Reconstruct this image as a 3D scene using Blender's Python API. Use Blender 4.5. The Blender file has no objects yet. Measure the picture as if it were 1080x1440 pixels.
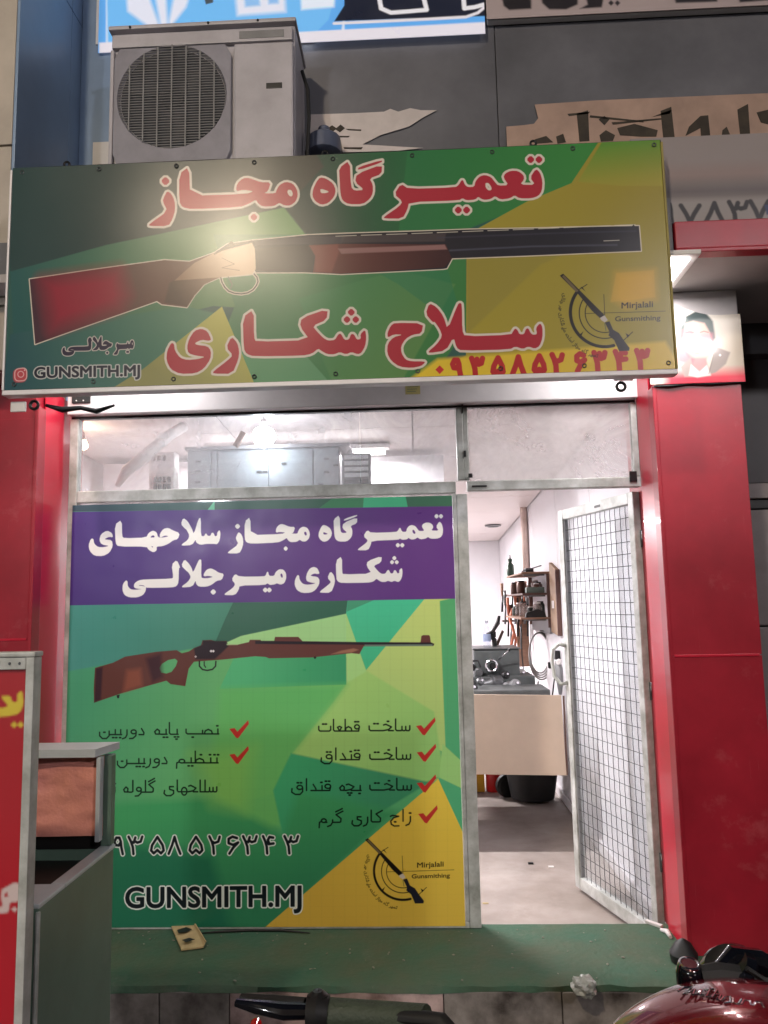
import bpy, bmesh, math, random
import numpy as np
from mathutils import Vector, Matrix
random.seed(7)
SC = bpy.context.scene
COL = SC.collection
R_ = math.radians

# ------------------------------------------------------------------ camera
F = 1080.0
YAW, PIT, ROL = R_(-2.309), R_(6.839), R_(1.173)
CAM = Vector((0, 0, 1.42))
def _w2c(x, y, z):
    x1 = x*math.cos(YAW) - y*math.sin(YAW); y1 = x*math.sin(YAW) + y*math.cos(YAW)
    d = y1*math.cos(PIT) + z*math.sin(PIT); u = -y1*math.sin(PIT) + z*math.cos(PIT)
    return (x1*math.cos(ROL) - u*math.sin(ROL), x1*math.sin(ROL) + u*math.cos(ROL), d)
_c = [_w2c(1, 0, 0), _w2c(0, 1, 0), _w2c(0, 0, 1)]
CR = Vector([c[0] for c in _c]); CU = Vector([c[1] for c in _c]); CD = Vector([c[2] for c in _c])
cam = bpy.data.cameras.new('camera'); camo = bpy.data.objects.new('camera', cam); COL.objects.link(camo)
cam.sensor_fit = 'VERTICAL'; cam.sensor_height = 36.0; cam.sensor_width = 27.0; cam.lens = 27.0
cam.clip_start = 0.05; cam.clip_end = 300
m = Matrix.Identity(4)
for i in range(3):
    m[i][0] = CR[i]; m[i][1] = CU[i]; m[i][2] = -CD[i]; m[i][3] = CAM[i]
camo.matrix_world = m
SC.camera = camo
def ray(px, py): return CR*((px-540)/F) + CU*((720-py)/F) + CD
def at(px, py, Y):
    r = ray(px, py); return CAM + r*((Y-CAM.y)/r.y)
def atx(px, py, X):
    r = ray(px, py); return CAM + r*((X-CAM.x)/r.x)
def atz(px, py, Z):
    r = ray(px, py); return CAM + r*((Z-CAM.z)/r.z)

# ------------------------------------------------------------------ world and exposure (night street)
W = bpy.data.worlds.new('World'); SC.world = W; W.use_nodes = True
nt = W.node_tree
sky = nt.nodes.new('ShaderNodeTexSky'); sky.sky_type = 'NISHITA'; sky.sun_disc = False
sky.sun_elevation = R_(-1.2); sky.sun_rotation = R_(200)
nt.links.new(sky.outputs[0], nt.nodes['Background'].inputs[0])
nt.nodes['Background'].inputs[1].default_value = 0.15
SC.view_settings.view_transform = 'Standard'; SC.view_settings.look = 'None'
SC.view_settings.exposure = 0.0; SC.view_settings.gamma = 1.0
SC.view_settings.use_curve_mapping = False
SC.cycles.max_bounces = 8; SC.cycles.transparent_max_bounces = 12
SC.cycles.sample_clamp_indirect = 6.0
SC.cycles.use_denoising = True

# ------------------------------------------------------------------ materials
def lin(c):
    return tuple(((v/255.)/12.92 if v/255. <= .04045 else ((v/255.+.055)/1.055)**2.4) for v in c)
def mat(name, col, rough=.5, metal=0., var=.25, vscale=6., bump=0., bscale=40., spec=.5, col2=None, coat=0., emis=None, estr=0., alpha=1., stretch=None, srgb=True, scratch=None, samt=.5):
    """Principled material with a noise-mottled base colour and optional fine bump."""
    M = bpy.data.materials.new(name); M.use_nodes = True
    n = M.node_tree; P = n.nodes['Principled BSDF']
    c = lin(col) if srgb else col
    c2 = (lin(col2) if srgb else col2) if col2 else tuple(v*(1-var) for v in c)
    tc = n.nodes.new('ShaderNodeTexCoord'); no = n.nodes.new('ShaderNodeTexNoise')
    no.inputs['Scale'].default_value = vscale; no.inputs['Detail'].default_value = 6; no.inputs['Roughness'].default_value = .62
    src = tc.outputs['Object']
    if stretch:
        mp = n.nodes.new('ShaderNodeMapping'); mp.inputs['Scale'].default_value = stretch
        n.links.new(src, mp.inputs[0]); src = mp.outputs[0]
    n.links.new(src, no.inputs['Vector'])
    rp = n.nodes.new('ShaderNodeValToRGB'); rp.color_ramp.elements[0].position = .35; rp.color_ramp.elements[1].position = .68
    rp.color_ramp.elements[0].color = (*c2, 1); rp.color_ramp.elements[1].color = (*c, 1)
    n.links.new(no.outputs['Fac'], rp.inputs[0]); base_out = rp.outputs[0]
    if scratch:
        for k_, (scl, lo_, am) in enumerate((((38, 38, 1.1), .64, samt), ((3.5, 3.5, 3.5), .58, samt*.45))):
            mp2 = n.nodes.new('ShaderNodeMapping'); mp2.inputs['Scale'].default_value = scl; n.links.new(tc.outputs['Object'], mp2.inputs[0])
            n2 = n.nodes.new('ShaderNodeTexNoise'); n2.inputs['Scale'].default_value = 1.6; n2.inputs['Detail'].default_value = 8; n2.inputs['Roughness'].default_value = .7; n.links.new(mp2.outputs[0], n2.inputs['Vector'])
            q2 = n.nodes.new('ShaderNodeMapRange'); q2.inputs[1].default_value = lo_; q2.inputs[2].default_value = lo_+.12; q2.inputs[4].default_value = am; n.links.new(n2.outputs['Fac'], q2.inputs[0])
            mx = n.nodes.new('ShaderNodeMixRGB'); mx.inputs[2].default_value = (*lin(scratch), 1); n.links.new(q2.outputs[0], mx.inputs[0]); n.links.new(base_out, mx.inputs[1]); base_out = mx.outputs[0]
    n.links.new(base_out, P.inputs['Base Color'])
    mr = n.nodes.new('ShaderNodeMapRange'); mr.inputs['To Min'].default_value = max(rough-.08, .02); mr.inputs['To Max'].default_value = min(rough+.1, 1)
    n.links.new(no.outputs['Fac'], mr.inputs[0]); n.links.new(mr.outputs[0], P.inputs['Roughness'])
    P.inputs['Metallic'].default_value = metal; P.inputs['Specular IOR Level'].default_value = spec
    P.inputs['Coat Weight'].default_value = coat; P.inputs['Coat Roughness'].default_value = .05
    if bump:
        nb = n.nodes.new('ShaderNodeTexNoise'); nb.inputs['Scale'].default_value = bscale; nb.inputs['Detail'].default_value = 5
        n.links.new(src, nb.inputs['Vector'])
        b = n.nodes.new('ShaderNodeBump'); b.inputs['Strength'].default_value = bump; b.inputs['Distance'].default_value = .01
        n.links.new(nb.outputs['Fac'], b.inputs['Height']); n.links.new(b.outputs[0], P.inputs['Normal'])
    if emis:
        P.inputs['Emission Color'].default_value = (*lin(emis), 1); P.inputs['Emission Strength'].default_value = estr
    return M

def glass_mat(name, tint=(1, 1, 1), dirt=.25, dirtcol=(.75, .72, .72), scale=5., lo=.42, hi=.75):
    """thin window pane: clear with a reflection, streaked by dust"""
    M = bpy.data.materials.new(name); M.use_nodes = True; n = M.node_tree
    for x in list(n.nodes): n.nodes.remove(x)
    out = n.nodes.new('ShaderNodeOutputMaterial')
    tr = n.nodes.new('ShaderNodeBsdfTransparent'); tr.inputs[0].default_value = (*tint, 1)
    gl = n.nodes.new('ShaderNodeBsdfGlossy'); gl.inputs['Roughness'].default_value = .04
    lw = n.nodes.new('ShaderNodeLayerWeight'); pw_ = n.nodes.new('ShaderNodeMath'); pw_.operation = 'POWER'; pw_.inputs[1].default_value = 5; n.links.new(lw.outputs['Facing'], pw_.inputs[0])
    fr = n.nodes.new('ShaderNodeMath'); fr.operation = 'MULTIPLY_ADD'; fr.inputs[1].default_value = .9; fr.inputs[2].default_value = .04; n.links.new(pw_.outputs[0], fr.inputs[0]); lw.inputs[0].default_value = .5
    m1 = n.nodes.new('ShaderNodeMixShader'); n.links.new(fr.outputs[0], m1.inputs[0]); n.links.new(tr.outputs[0], m1.inputs[1]); n.links.new(gl.outputs[0], m1.inputs[2])
    df = n.nodes.new('ShaderNodeBsdfDiffuse'); df.inputs[0].default_value = (*dirtcol, 1)
    tl = n.nodes.new('ShaderNodeBsdfTranslucent'); tl.inputs[0].default_value = (*dirtcol, 1)
    md = n.nodes.new('ShaderNodeMixShader'); md.inputs[0].default_value = .5; n.links.new(df.outputs[0], md.inputs[1]); n.links.new(tl.outputs[0], md.inputs[2])
    tc = n.nodes.new('ShaderNodeTexCoord'); no = n.nodes.new('ShaderNodeTexNoise'); no.inputs['Scale'].default_value = scale; no.inputs['Detail'].default_value = 9; no.inputs['Roughness'].default_value = .7; no.inputs['Distortion'].default_value = 1.2
    n.links.new(tc.outputs['Object'], no.inputs['Vector'])
    mr = n.nodes.new('ShaderNodeMapRange'); mr.inputs[1].default_value = lo; mr.inputs[2].default_value = hi; mr.inputs[3].default_value = dirt*.35; mr.inputs[4].default_value = dirt
    n.links.new(no.outputs['Fac'], mr.inputs[0])
    m2 = n.nodes.new('ShaderNodeMixShader'); n.links.new(mr.outputs[0], m2.inputs[0]); n.links.new(m1.outputs[0], m2.inputs[1]); n.links.new(md.outputs[0], m2.inputs[2])
    n.links.new(m2.outputs[0], out.inputs[0])
    return M

def emit_mat(name, col, s):
    M = bpy.data.materials.new(name); M.use_nodes = True; P = M.node_tree.nodes['Principled BSDF']
    P.inputs['Base Color'].default_value = (.8, .8, .8, 1)
    P.inputs['Emission Color'].default_value = (*col, 1); P.inputs['Emission Strength'].default_value = s
    return M

def print_mat(name, img, rough=.35, spec=.5, emis=0., bump=.0, bscale=3., coat=0., weave=0., crough=.12):
    M = bpy.data.materials.new(name); M.use_nodes = True; n = M.node_tree; P = n.nodes['Principled BSDF']
    t = n.nodes.new('ShaderNodeTexImage'); t.image = img; t.extension = 'EXTEND'; t.interpolation = 'Linear'
    n.links.new(t.outputs[0], P.inputs['Base Color'])
    tc = n.nodes.new('ShaderNodeTexCoord')
    # dust and handling marks on the vinyl
    no = n.nodes.new('ShaderNodeTexNoise'); no.inputs['Scale'].default_value = 9; no.inputs['Detail'].default_value = 8
    n.links.new(tc.outputs['Object'], no.inputs['Vector'])
    mr = n.nodes.new('ShaderNodeMapRange'); mr.inputs[3].default_value = max(rough-.1, .03); mr.inputs[4].default_value = rough+.15
    n.links.new(no.outputs['Fac'], mr.inputs[0]); n.links.new(mr.outputs[0], P.inputs['Roughness'])
    P.inputs['Specular IOR Level'].default_value = spec
    P.inputs['Coat Weight'].default_value = coat; P.inputs['Coat Roughness'].default_value = crough
    if emis:
        n.links.new(t.outputs[0], P.inputs['Emission Color']); P.inputs['Emission Strength'].default_value = emis
    if bump:
        nb = n.nodes.new('ShaderNodeTexNoise'); nb.inputs['Scale'].default_value = bscale; nb.inputs['Detail'].default_value = 2
        n.links.new(tc.outputs['Object'], nb.inputs['Vector'])
        b = n.nodes.new('ShaderNodeBump'); b.inputs['Strength'].default_value = bump; b.inputs['Distance'].default_value = .05
        n.links.new(nb.outputs['Fac'], b.inputs['Height'])
        if weave:
            w1 = n.nodes.new('ShaderNodeTexNoise'); w1.inputs['Scale'].default_value = 350; w1.inputs['Detail'].default_value = 1
            n.links.new(tc.outputs['Object'], w1.inputs['Vector'])
            b2 = n.nodes.new('ShaderNodeBump'); b2.inputs['Strength'].default_value = weave; b2.inputs['Distance'].default_value = .002
            n.links.new(w1.outputs['Fac'], b2.inputs['Height']); n.links.new(b.outputs[0], b2.inputs['Normal']); n.links.new(b2.outputs[0], P.inputs['Normal'])
        else:
            n.links.new(b.outputs[0], P.inputs['Normal'])
    return M

# ------------------------------------------------------------------ mesh helpers
def bm_new(): return bmesh.new()
def box(bm, x0, x1, y0, y1, z0, z1, bev=0., M=None):
    vs = [bm.verts.new(v) for v in ((x0,y0,z0),(x1,y0,z0),(x1,y1,z0),(x0,y1,z0),(x0,y0,z1),(x1,y0,z1),(x1,y1,z1),(x0,y1,z1))]
    fs = [bm.faces.new([vs[i] for i in f]) for f in ((3,2,1,0),(4,5,6,7),(0,1,5,4),(1,2,6,5),(2,3,7,6),(3,0,4,7))]
    if M is not None: bmesh.ops.transform(bm, matrix=M, verts=vs)
    if bev:
        es = list({e for f in fs for e in f.edges})
        bmesh.ops.bevel(bm, geom=es, offset=bev, segments=2, profile=.6, affect='EDGES')
    return bm
def hexa(bm, pts):
    """8 points: 4 of one face, 4 of the opposite one"""
    vs = [bm.verts.new(p) for p in pts]
    for f in ((3,2,1,0),(4,5,6,7),(0,1,5,4),(1,2,6,5),(2,3,7,6),(3,0,4,7)): bm.faces.new([vs[i] for i in f])
    bmesh.ops.recalc_face_normals(bm, faces=bm.faces[:]); return bm
def prism(bm, poly, d):
    """extrude a polygon of 3-D points by vector d"""
    a = [bm.verts.new(p) for p in poly]; b = [bm.verts.new(Vector(p)+Vector(d)) for p in poly]
    n = len(a)
    fs = [bm.faces.new(a), bm.faces.new(b[::-1])]
    for i in range(n): fs.append(bm.faces.new((a[i], b[i], b[(i+1) % n], a[(i+1) % n])))
    bmesh.ops.recalc_face_normals(bm, faces=fs); return bm
def tube(bm, pts, r, seg=8, cap=True):
    pts = [Vector(p) for p in pts]; rs = r if isinstance(r, (list, tuple)) else [r]*len(pts)
    rings = []; prev = None
    for i, p in enumerate(pts):
        t = (pts[min(i+1, len(pts)-1)] - pts[max(i-1, 0)]).normalized()
        if prev is None:
            a = Vector((0, 0, 1)) if abs(t.z) < .9 else Vector((1, 0, 0)); u = t.cross(a).normalized()
        else:
            u = (prev - t*prev.dot(t)).normalized()
        prev = u; v = t.cross(u)
        rings.append([bm.verts.new(p + (u*math.cos(2*math.pi*k/seg) + v*math.sin(2*math.pi*k/seg))*rs[i]) for k in range(seg)])
    for a, b in zip(rings, rings[1:]):
        for k in range(seg): 
            f = bm.faces.new((a[k], a[(k+1) % seg], b[(k+1) % seg], b[k])); f.smooth = seg > 5
    if cap: bm.faces.new(rings[0][::-1]); bm.faces.new(rings[-1])
    return bm
def lathe(bm, prof, c, axis=(0, 0, 1), seg=20):
    """profile [(radius, height)] spun about axis at c"""
    ax = Vector(axis).normalized(); a = Vector((0, 0, 1)) if abs(ax.z) < .9 else Vector((1, 0, 0))
    u = ax.cross(a).normalized(); v = ax.cross(u); c = Vector(c); rings = []
    for r, h in prof:
        rings.append([bm.verts.new(c + ax*h + (u*math.cos(2*math.pi*k/seg)+v*math.sin(2*math.pi*k/seg))*max(r, 1e-4)) for k in range(seg)])
    for p, q in zip(rings, rings[1:]):
        for k in range(seg):
            f = bm.faces.new((p[k], p[(k+1) % seg], q[(k+1) % seg], q[k])); f.smooth = True
    bm.faces.new(rings[0][::-1]); bm.faces.new(rings[-1])
    bmesh.ops.recalc_face_normals(bm, faces=bm.faces[:]); return bm
def torus(bm, c, Rm, r, nrm=(0, 0, 1), sy=1., seg=36, s2=8):
    ax = Vector(nrm).normalized(); a = Vector((0, 0, 1)) if abs(ax.z) < .9 else Vector((1, 0, 0))
    u = ax.cross(a).normalized(); v = ax.cross(u)
    pts = [Vector(c) + u*Rm*math.cos(2*math.pi*k/seg) + v*Rm*sy*math.sin(2*math.pi*k/seg) for k in range(seg+1)]
    return tube(bm, pts, r, s2, cap=False)
def obj(name, bm, m, parent=None, **kw):
    for e_ in bm.edges:
        if len(e_.link_faces) == 2 and e_.calc_face_angle(0) > .62: e_.smooth = False
    me = bpy.data.meshes.new(name); bm.to_mesh(me); bm.free()
    for mm in (m if isinstance(m, (list, tuple)) else [m]): me.materials.append(mm)
    o = bpy.data.objects.new(name, me); COL.objects.link(o)
    if parent: o.parent = parent
    for k, v in kw.items(): o[k] = v
    return o
def tag(o, label, cat, group=None):
    o['label'] = label; o['category'] = cat
    if group: o['group'] = group
    return o
def thing(name, label, cat, loc=(0, 0, 0), group=None):
    o = bpy.data.objects.new(name, None); COL.objects.link(o); o.location = loc; o.empty_display_size = .1
    tag(o, label, cat, group)
    if tuple(loc) != (0, 0, 0): bpy.context.view_layer.update()
    return o
def rel(o, bm):
    """move a world-space bmesh into the frame of an unrotated parent"""
    bmesh.ops.translate(bm, vec=-Vector(o.location), verts=bm.verts[:]); return bm
def part(name, bm, m, parent, **kw): return obj(name, rel(parent, bm) if parent.parent is None else bm, m, parent, **kw)
def sub(name, bm, m, parent, **kw):
    """sub-part built in world space: parent part carries no transform of its own"""
    return obj(name, rel(parent.parent, bm), m, parent, **kw)
def struct(name, bm, m): return obj(name, bm, m, kind='structure')
def B(*a, **k): return box(bm_new(), *a, **k)

# ------------------------------------------------------------------ printing: a flat print is drawn into a pixel canvas
class Canvas:
    def __init__(s, x0, x1, z0, z1, Y, res, base=(255, 255, 255)):
        s.x0, s.x1, s.z0, s.z1, s.Y, s.res = x0, x1, z0, z1, Y, res
        s.w = int((x1-x0)*res); s.h = int((z1-z0)*res)
        s.a = np.empty((s.h, s.w, 3), np.float32); s.a[:] = lin(base)
    def px(s, pts):
        """photo pixels -> canvas pixels, through the plane the print lies on"""
        p = np.asarray(pts, float).reshape(-1, 2)
        r = np.outer((p[:, 0]-540)/F, np.array(CR)) + np.outer((720-p[:, 1])/F, np.array(CU)) + np.array(CD)
        t = s.Y/r[:, 1]
        X = r[:, 0]*t; Z = CAM.z + r[:, 2]*t
        return np.stack([(X-s.x0)*s.res, (s.z1-Z)*s.res], 1)
    def sdf(s, E, pad):
        """signed distance (inside negative) of the even-odd region bounded by edges E (n,4)"""
        x0 = max(int(E[:, [0, 2]].min()-pad-1), 0); x1 = min(int(E[:, [0, 2]].max()+pad+2), s.w)
        y0 = max(int(E[:, [1, 3]].min()-pad-1), 0); y1 = min(int(E[:, [1, 3]].max()+pad+2), s.h)
        if x1 <= x0 or y1 <= y0: return None
        X, Y = np.meshgrid(np.arange(x0, x1, dtype=np.float32)+.5, np.arange(y0, y1, dtype=np.float32)+.5)
        d2 = np.full(X.shape, 1e9, np.float32); ins = np.zeros(X.shape, bool)
        for ax, ay, bx, by in E:
            dx, dy = bx-ax, by-ay; L = dx*dx+dy*dy
            if L < 1e-9: continue
            t = np.clip(((X-ax)*dx+(Y-ay)*dy)/L, 0, 1)
            d2 = np.minimum(d2, (X-ax-t*dx)**2+(Y-ay-t*dy)**2)
            if abs(dy) > 1e-9:
                c = (ay > Y) != (by > Y)
                ins ^= c & (X < (Y-ay)*dx/dy+ax)
        d = np.sqrt(d2)
        return (slice(y0, y1), slice(x0, x1)), np.where(ins, -d, d), X, Y
    def blend(s, sl, al, col, X=None, Y=None):
        if callable(col): c = col(X, Y)
        else: c = np.array(lin(col), np.float32)
        al = al[..., None]
        s.a[sl] = s.a[sl]*(1-al) + c*al
    def fill(s, polys, col, grow=0., soft=.6, op=1., raw=False):
        if not isinstance(polys[0][0], (tuple, list, np.ndarray)): polys = [polys]
        E = []
        for p in polys:
            q = np.asarray(p, float) if raw else s.px(p)
            E.append(np.concatenate([q, np.roll(q, -1, 0)], 1))
        r = s.sdf(np.concatenate(E), grow+soft*2+1)
        if r is None: return
        sl, d, X, Y = r
        s.blend(sl, np.clip(.5-(d-grow)/(2*soft), 0, 1)*op, col, X, Y)
    def stroke(s, lines, w, col, soft=.6, op=1., raw=False):
        E = []
        for p in lines:
            q = np.asarray(p, float) if raw else s.px(p)
            E.append(np.concatenate([q[:-1], q[1:]], 1))
        E = np.concatenate(E)
        r = s.sdf(E, w+2)
        if r is None: return
        sl, d, X, Y = r
        s.blend(sl, np.clip(.5-(np.abs(d)-w/2)/(2*soft), 0, 1)*op, col, X, Y)
    def grad(s, p0, c0, p1, c1):
        a, b = s.px([p0, p1]); d = b-a; L = (d**2).sum(); A = np.array(lin(c0), np.float32); Bc = np.array(lin(c1), np.float32)
        def f(X, Y):
            t = np.clip(((X-a[0])*d[0]+(Y-a[1])*d[1])/L, 0, 1)[..., None]
            return A*(1-t)+Bc*t
        return f
    def image(s, name, gain=1.):
        im = bpy.data.images.new(name, s.w, s.h, float_buffer=True)
        im.colorspace_settings.name = 'Linear Rec.709'
        o = np.ones((s.h, s.w, 4), np.float32); o[..., :3] = np.clip(s.a[::-1]*gain, 0, .92)
        im.pixels.foreach_set(o.ravel()); im.update()
        return im

def chaikin(p, r=.22, n=1):
    p = np.asarray(p, float)
    for _ in range(n):
        q = np.roll(p, -1, 0); p = np.stack([p*(1-r)+q*r, p*r+q*(1-r)], 1).reshape(-1, 2)
    return p
def remap(polys, src, dst):
    """affine map of outlines from box src (x0,y0,x1,y1) to dst"""
    sx = (dst[2]-dst[0])/(src[2]-src[0]); sy = (dst[3]-dst[1])/(src[3]-src[1])
    return [np.stack([(np.asarray(p)[:, 0]-src[0])*sx+dst[0], (np.asarray(p)[:, 1]-src[1])*sy+dst[1]], 1) for p in polys]
def tile(polys, x0, y0, s): return [chaikin(np.asarray(p, float)/s+np.array([x0, y0])) for p in polys]
def dm(x, y, r=36): return [(x, y-r), (x+r, y), (x, y+r), (x-r, y)]

# heavy lettering outlines (letter groups of the sign face)
G_TAMIR = [[(-338,292),(-275,335),(120,322),(150,300),(172,262),(185,262),(200,300),(225,320),(280,318),(290,270),(325,230),(370,218),(420,235),(455,280),(480,308),(570,305),(525,240),(540,205),(590,182),(650,185),(695,220),(700,255),(665,300),(795,302),(750,240),(800,165),(835,200),(855,270),(850,350),(820,395),(760,415),(660,415),(620,388),(580,415),(500,425),(455,395),(420,420),(370,428),(340,420),(312,400),(290,425),(215,432),(180,412),(150,432),(-270,445),(-285,510),(-325,585),(-480,585),(-480,570),(-350,480),(-325,440),(-395,380)],
    [(372,285),(400,285),(425,320),(425,345),(400,350),(375,325)], dm(755,88), dm(825,88), dm(145,513), dm(215,513)]
G_GAH = [[(700,160),(790,95),(800,320),(830,352),(915,345),(835,280),(850,210),(1062,130),(1058,212),(955,248),(985,300),(985,370),(960,420),(900,465),(780,465),(730,435),(712,380),(705,260)], [(858,182),(862,152),(1062,92),(1062,114)]]
G_HE = [[(540,238),(590,248),(650,290),(672,345),(660,400),(610,455),(550,470),(500,440),(475,395),(480,340),(510,275)], [(540,330),(620,358),(590,372),(545,372)]]
G_MAJA = [[(312,205),(395,145),(402,392),(880,378),(945,354),(850,343),(790,355),(800,290),(850,245),(900,242),(1000,280),(1085,280),(1060,355),(1022,371),(1125,374),(1135,340),(1160,300),(1210,275),(1270,290),(1305,340),(1312,390),(1295,440),(1250,475),(1200,475),(1165,455),(1150,455),(1110,480),(1020,485),(980,460),(960,425),(900,460),(820,490),(420,505),(340,490),(312,440)],
    [(1230,340),(1260,345),(1272,380),(1260,400),(1240,395),(1222,365)], dm(942,574,34)]
G_ZE = [[(210,352),(245,375),(272,430),(278,510),(255,590),(220,648),(60,648),(62,630),(215,522),(172,440),(185,400)], dm(196,268,40)]
G_YE = [[(380,252),(430,275),(462,345),(440,355),(380,345),(320,375),(340,390),(430,400),(460,440),(455,510),(400,590),(330,630),(200,635),(120,595),(85,520),(90,440),(125,372),(148,380),(155,440),(200,500),(260,518),(350,510),(415,490),(330,480),(270,460),(258,410),(275,340),(320,270)]]
G_RE = [[(632,318),(680,370),(698,440),(690,510),(640,632),(478,632),(480,612),(600,520),(645,475),(588,412)]]
G_SHEKA = [[(-232,155),(-140,90),(-138,330),(-120,362),(335,350),(250,235),(265,162),(485,88),(475,180),(355,230),(400,285),(450,335),(490,355),(545,350),(575,300),(595,295),(625,350),(665,345),(680,300),(705,300),(730,348),(765,340),(760,300),(800,262),(810,330),(800,400),(770,455),(740,470),(685,450),(640,470),(585,450),(540,470),(480,468),(430,440),(405,420),(350,465),(270,480),(-140,485),(-200,465),(-225,420)],
    dm(683,117,35), dm(647,178,34), dm(721,178,34)]
G_HE2 = [[(210,265),(450,270),(435,355),(360,365),(300,400),(262,460),(265,520),(300,575),(350,590),(455,590),(465,600),(430,630),(350,645),(250,635),(180,585),(145,520),(150,440),(200,385),(280,365),(200,362),(150,390),(148,350),(175,290)]]
G_SALA = [[(500,100),(560,130),(620,210),(655,325),(740,110),(760,95),(775,110),(778,330),(800,380),(1190,365),(1210,330),(1225,310),(1245,325),(1260,360),(1300,360),(1315,315),(1335,308),(1355,350),(1375,365),(1410,360),(1400,305),(1435,265),(1455,300),(1455,390),(1430,460),(1390,482),(1335,462),(1290,485),(1225,462),(1180,488),(770,500),(730,475),(705,385),(640,500),(500,520),(495,505),(560,450),(610,380),(590,320),(545,255),(530,262),(470,190)]]
# the window banner's own groups
B_SALA = [[(235,85),(270,110),(305,170),(325,225),(365,90),(382,85),(382,235),(410,240),(425,212),(440,235),(465,235),(475,208),(490,212),(500,240),(520,235),(522,205),(540,185),(547,215),(540,270),(520,303),(495,300),(465,300),(430,300),(380,308),(345,290),(340,262),(310,310),(225,315),(225,305),(275,270),(290,230),(262,178),(250,172),(217,135)]]
B_HAHA = [[(640,250),(640,215),(670,175),(710,168),(745,188),(805,212),(790,260),(750,270),(710,300),(660,320),(610,322),(612,355),(585,372),(545,350),(528,322),(290,322),(268,295),(262,140),(318,100),(320,240),(340,255),(525,250),(545,210),(580,190),(612,205),(622,248),(665,250),(718,238),(682,228)],
    [(555,250),(570,230),(590,228),(600,248)], [(560,320),(585,322),(580,335)]]
B_YE = [[(195,190),(235,210),(245,245),(215,240),(180,255),(175,265),(235,270),(243,320),(215,375),(160,403),(90,400),(50,360),(42,310),(60,260),(80,258),(85,300),(120,330),(170,330),(218,318),(150,305),(132,270),(145,220)]]
B_MIR = [[(300,268),(345,298),(590,295),(610,285),(622,250),(632,248),(642,290),(695,290),(710,250),(745,222),(785,225),(812,260),(815,310),(795,360),(760,375),(720,360),(700,372),(650,378),(628,360),(600,378),(345,383),(335,430),(300,480),(200,480),(197,468),(280,410),(305,370),(268,325)],
    [(755,265),(775,262),(785,295),(775,312),(758,295)], dm(605,430,27), dm(645,430,27)]
B_JALA = [[(655,122),(695,160),(725,205),(742,262),(795,140),(810,122),(825,130),(822,300),(838,314),(900,312),(948,298),(900,285),(850,292),(852,265),(880,225),(920,213),(960,230),(1000,258),(1052,268),(1030,328),(980,335),(930,375),(880,395),(800,395),(775,370),(768,330),(735,395),(635,403),(632,392),(690,350),(722,300),(700,255),(670,230),(625,185)], dm(945,450,30)]
B_LI = [[(577,128),(612,205),(597,205),(595,350),(575,390),(530,403),(285,407),(265,400),(262,440),(235,480),(180,503),(100,503),(50,480),(30,430),(35,370),(65,333),(80,345),(80,390),(110,425),(160,430),(240,420),(170,415),(145,400),(150,365),(190,335),(250,325),(530,318),(545,300),(527,175)], [(185,388),(205,378),(245,382),(262,398),(230,390)]]

# numerals as strokes in a unit box, y down
DIG = {'0': [[(.35,.42),(.6,.42),(.6,.6),(.35,.6),(.35,.42)]],
 '9': [[(.62,.28),(.5,.05),(.25,.05),(.1,.28),(.2,.48),(.45,.5),(.62,.3),(.66,.6),(.78,1.)]],
 '3': [[(.02,.0),(.18,.3),(.3,.6),(.34,1.)],[(.18,.3),(.36,.34),(.46,.05)],[(.44,.26),(.6,.34),(.82,.28),(.92,.0)]],
 '5': [[(.5,.02),(.85,.5),(.92,.8),(.74,.97),(.5,.78),(.26,.97),(.08,.8),(.15,.5),(.5,.02)]],
 '8': [[(.02,1.),(.3,.5),(.5,.02),(.7,.5),(.98,1.)]],
 '7': [[(.02,.0),(.3,.5),(.5,.98),(.7,.5),(.98,.0)]],
 '2': [[(.02,.0),(.22,.3),(.34,.6),(.38,1.)],[(.22,.3),(.45,.38),(.75,.3),(.86,.02)]],
 '6': [[(.8,.1),(.5,.02),(.25,.15),(.25,.4),(.55,.5),(.88,.36),(.55,.66),(.3,1.)]],
 '4': [[(.02,.0),(.2,.3),(.32,.6),(.36,1.)],[(.22,.32),(.5,.46),(.88,.42)],[(.85,.08),(.55,.04),(.42,.22),(.52,.42)]]}

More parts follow.
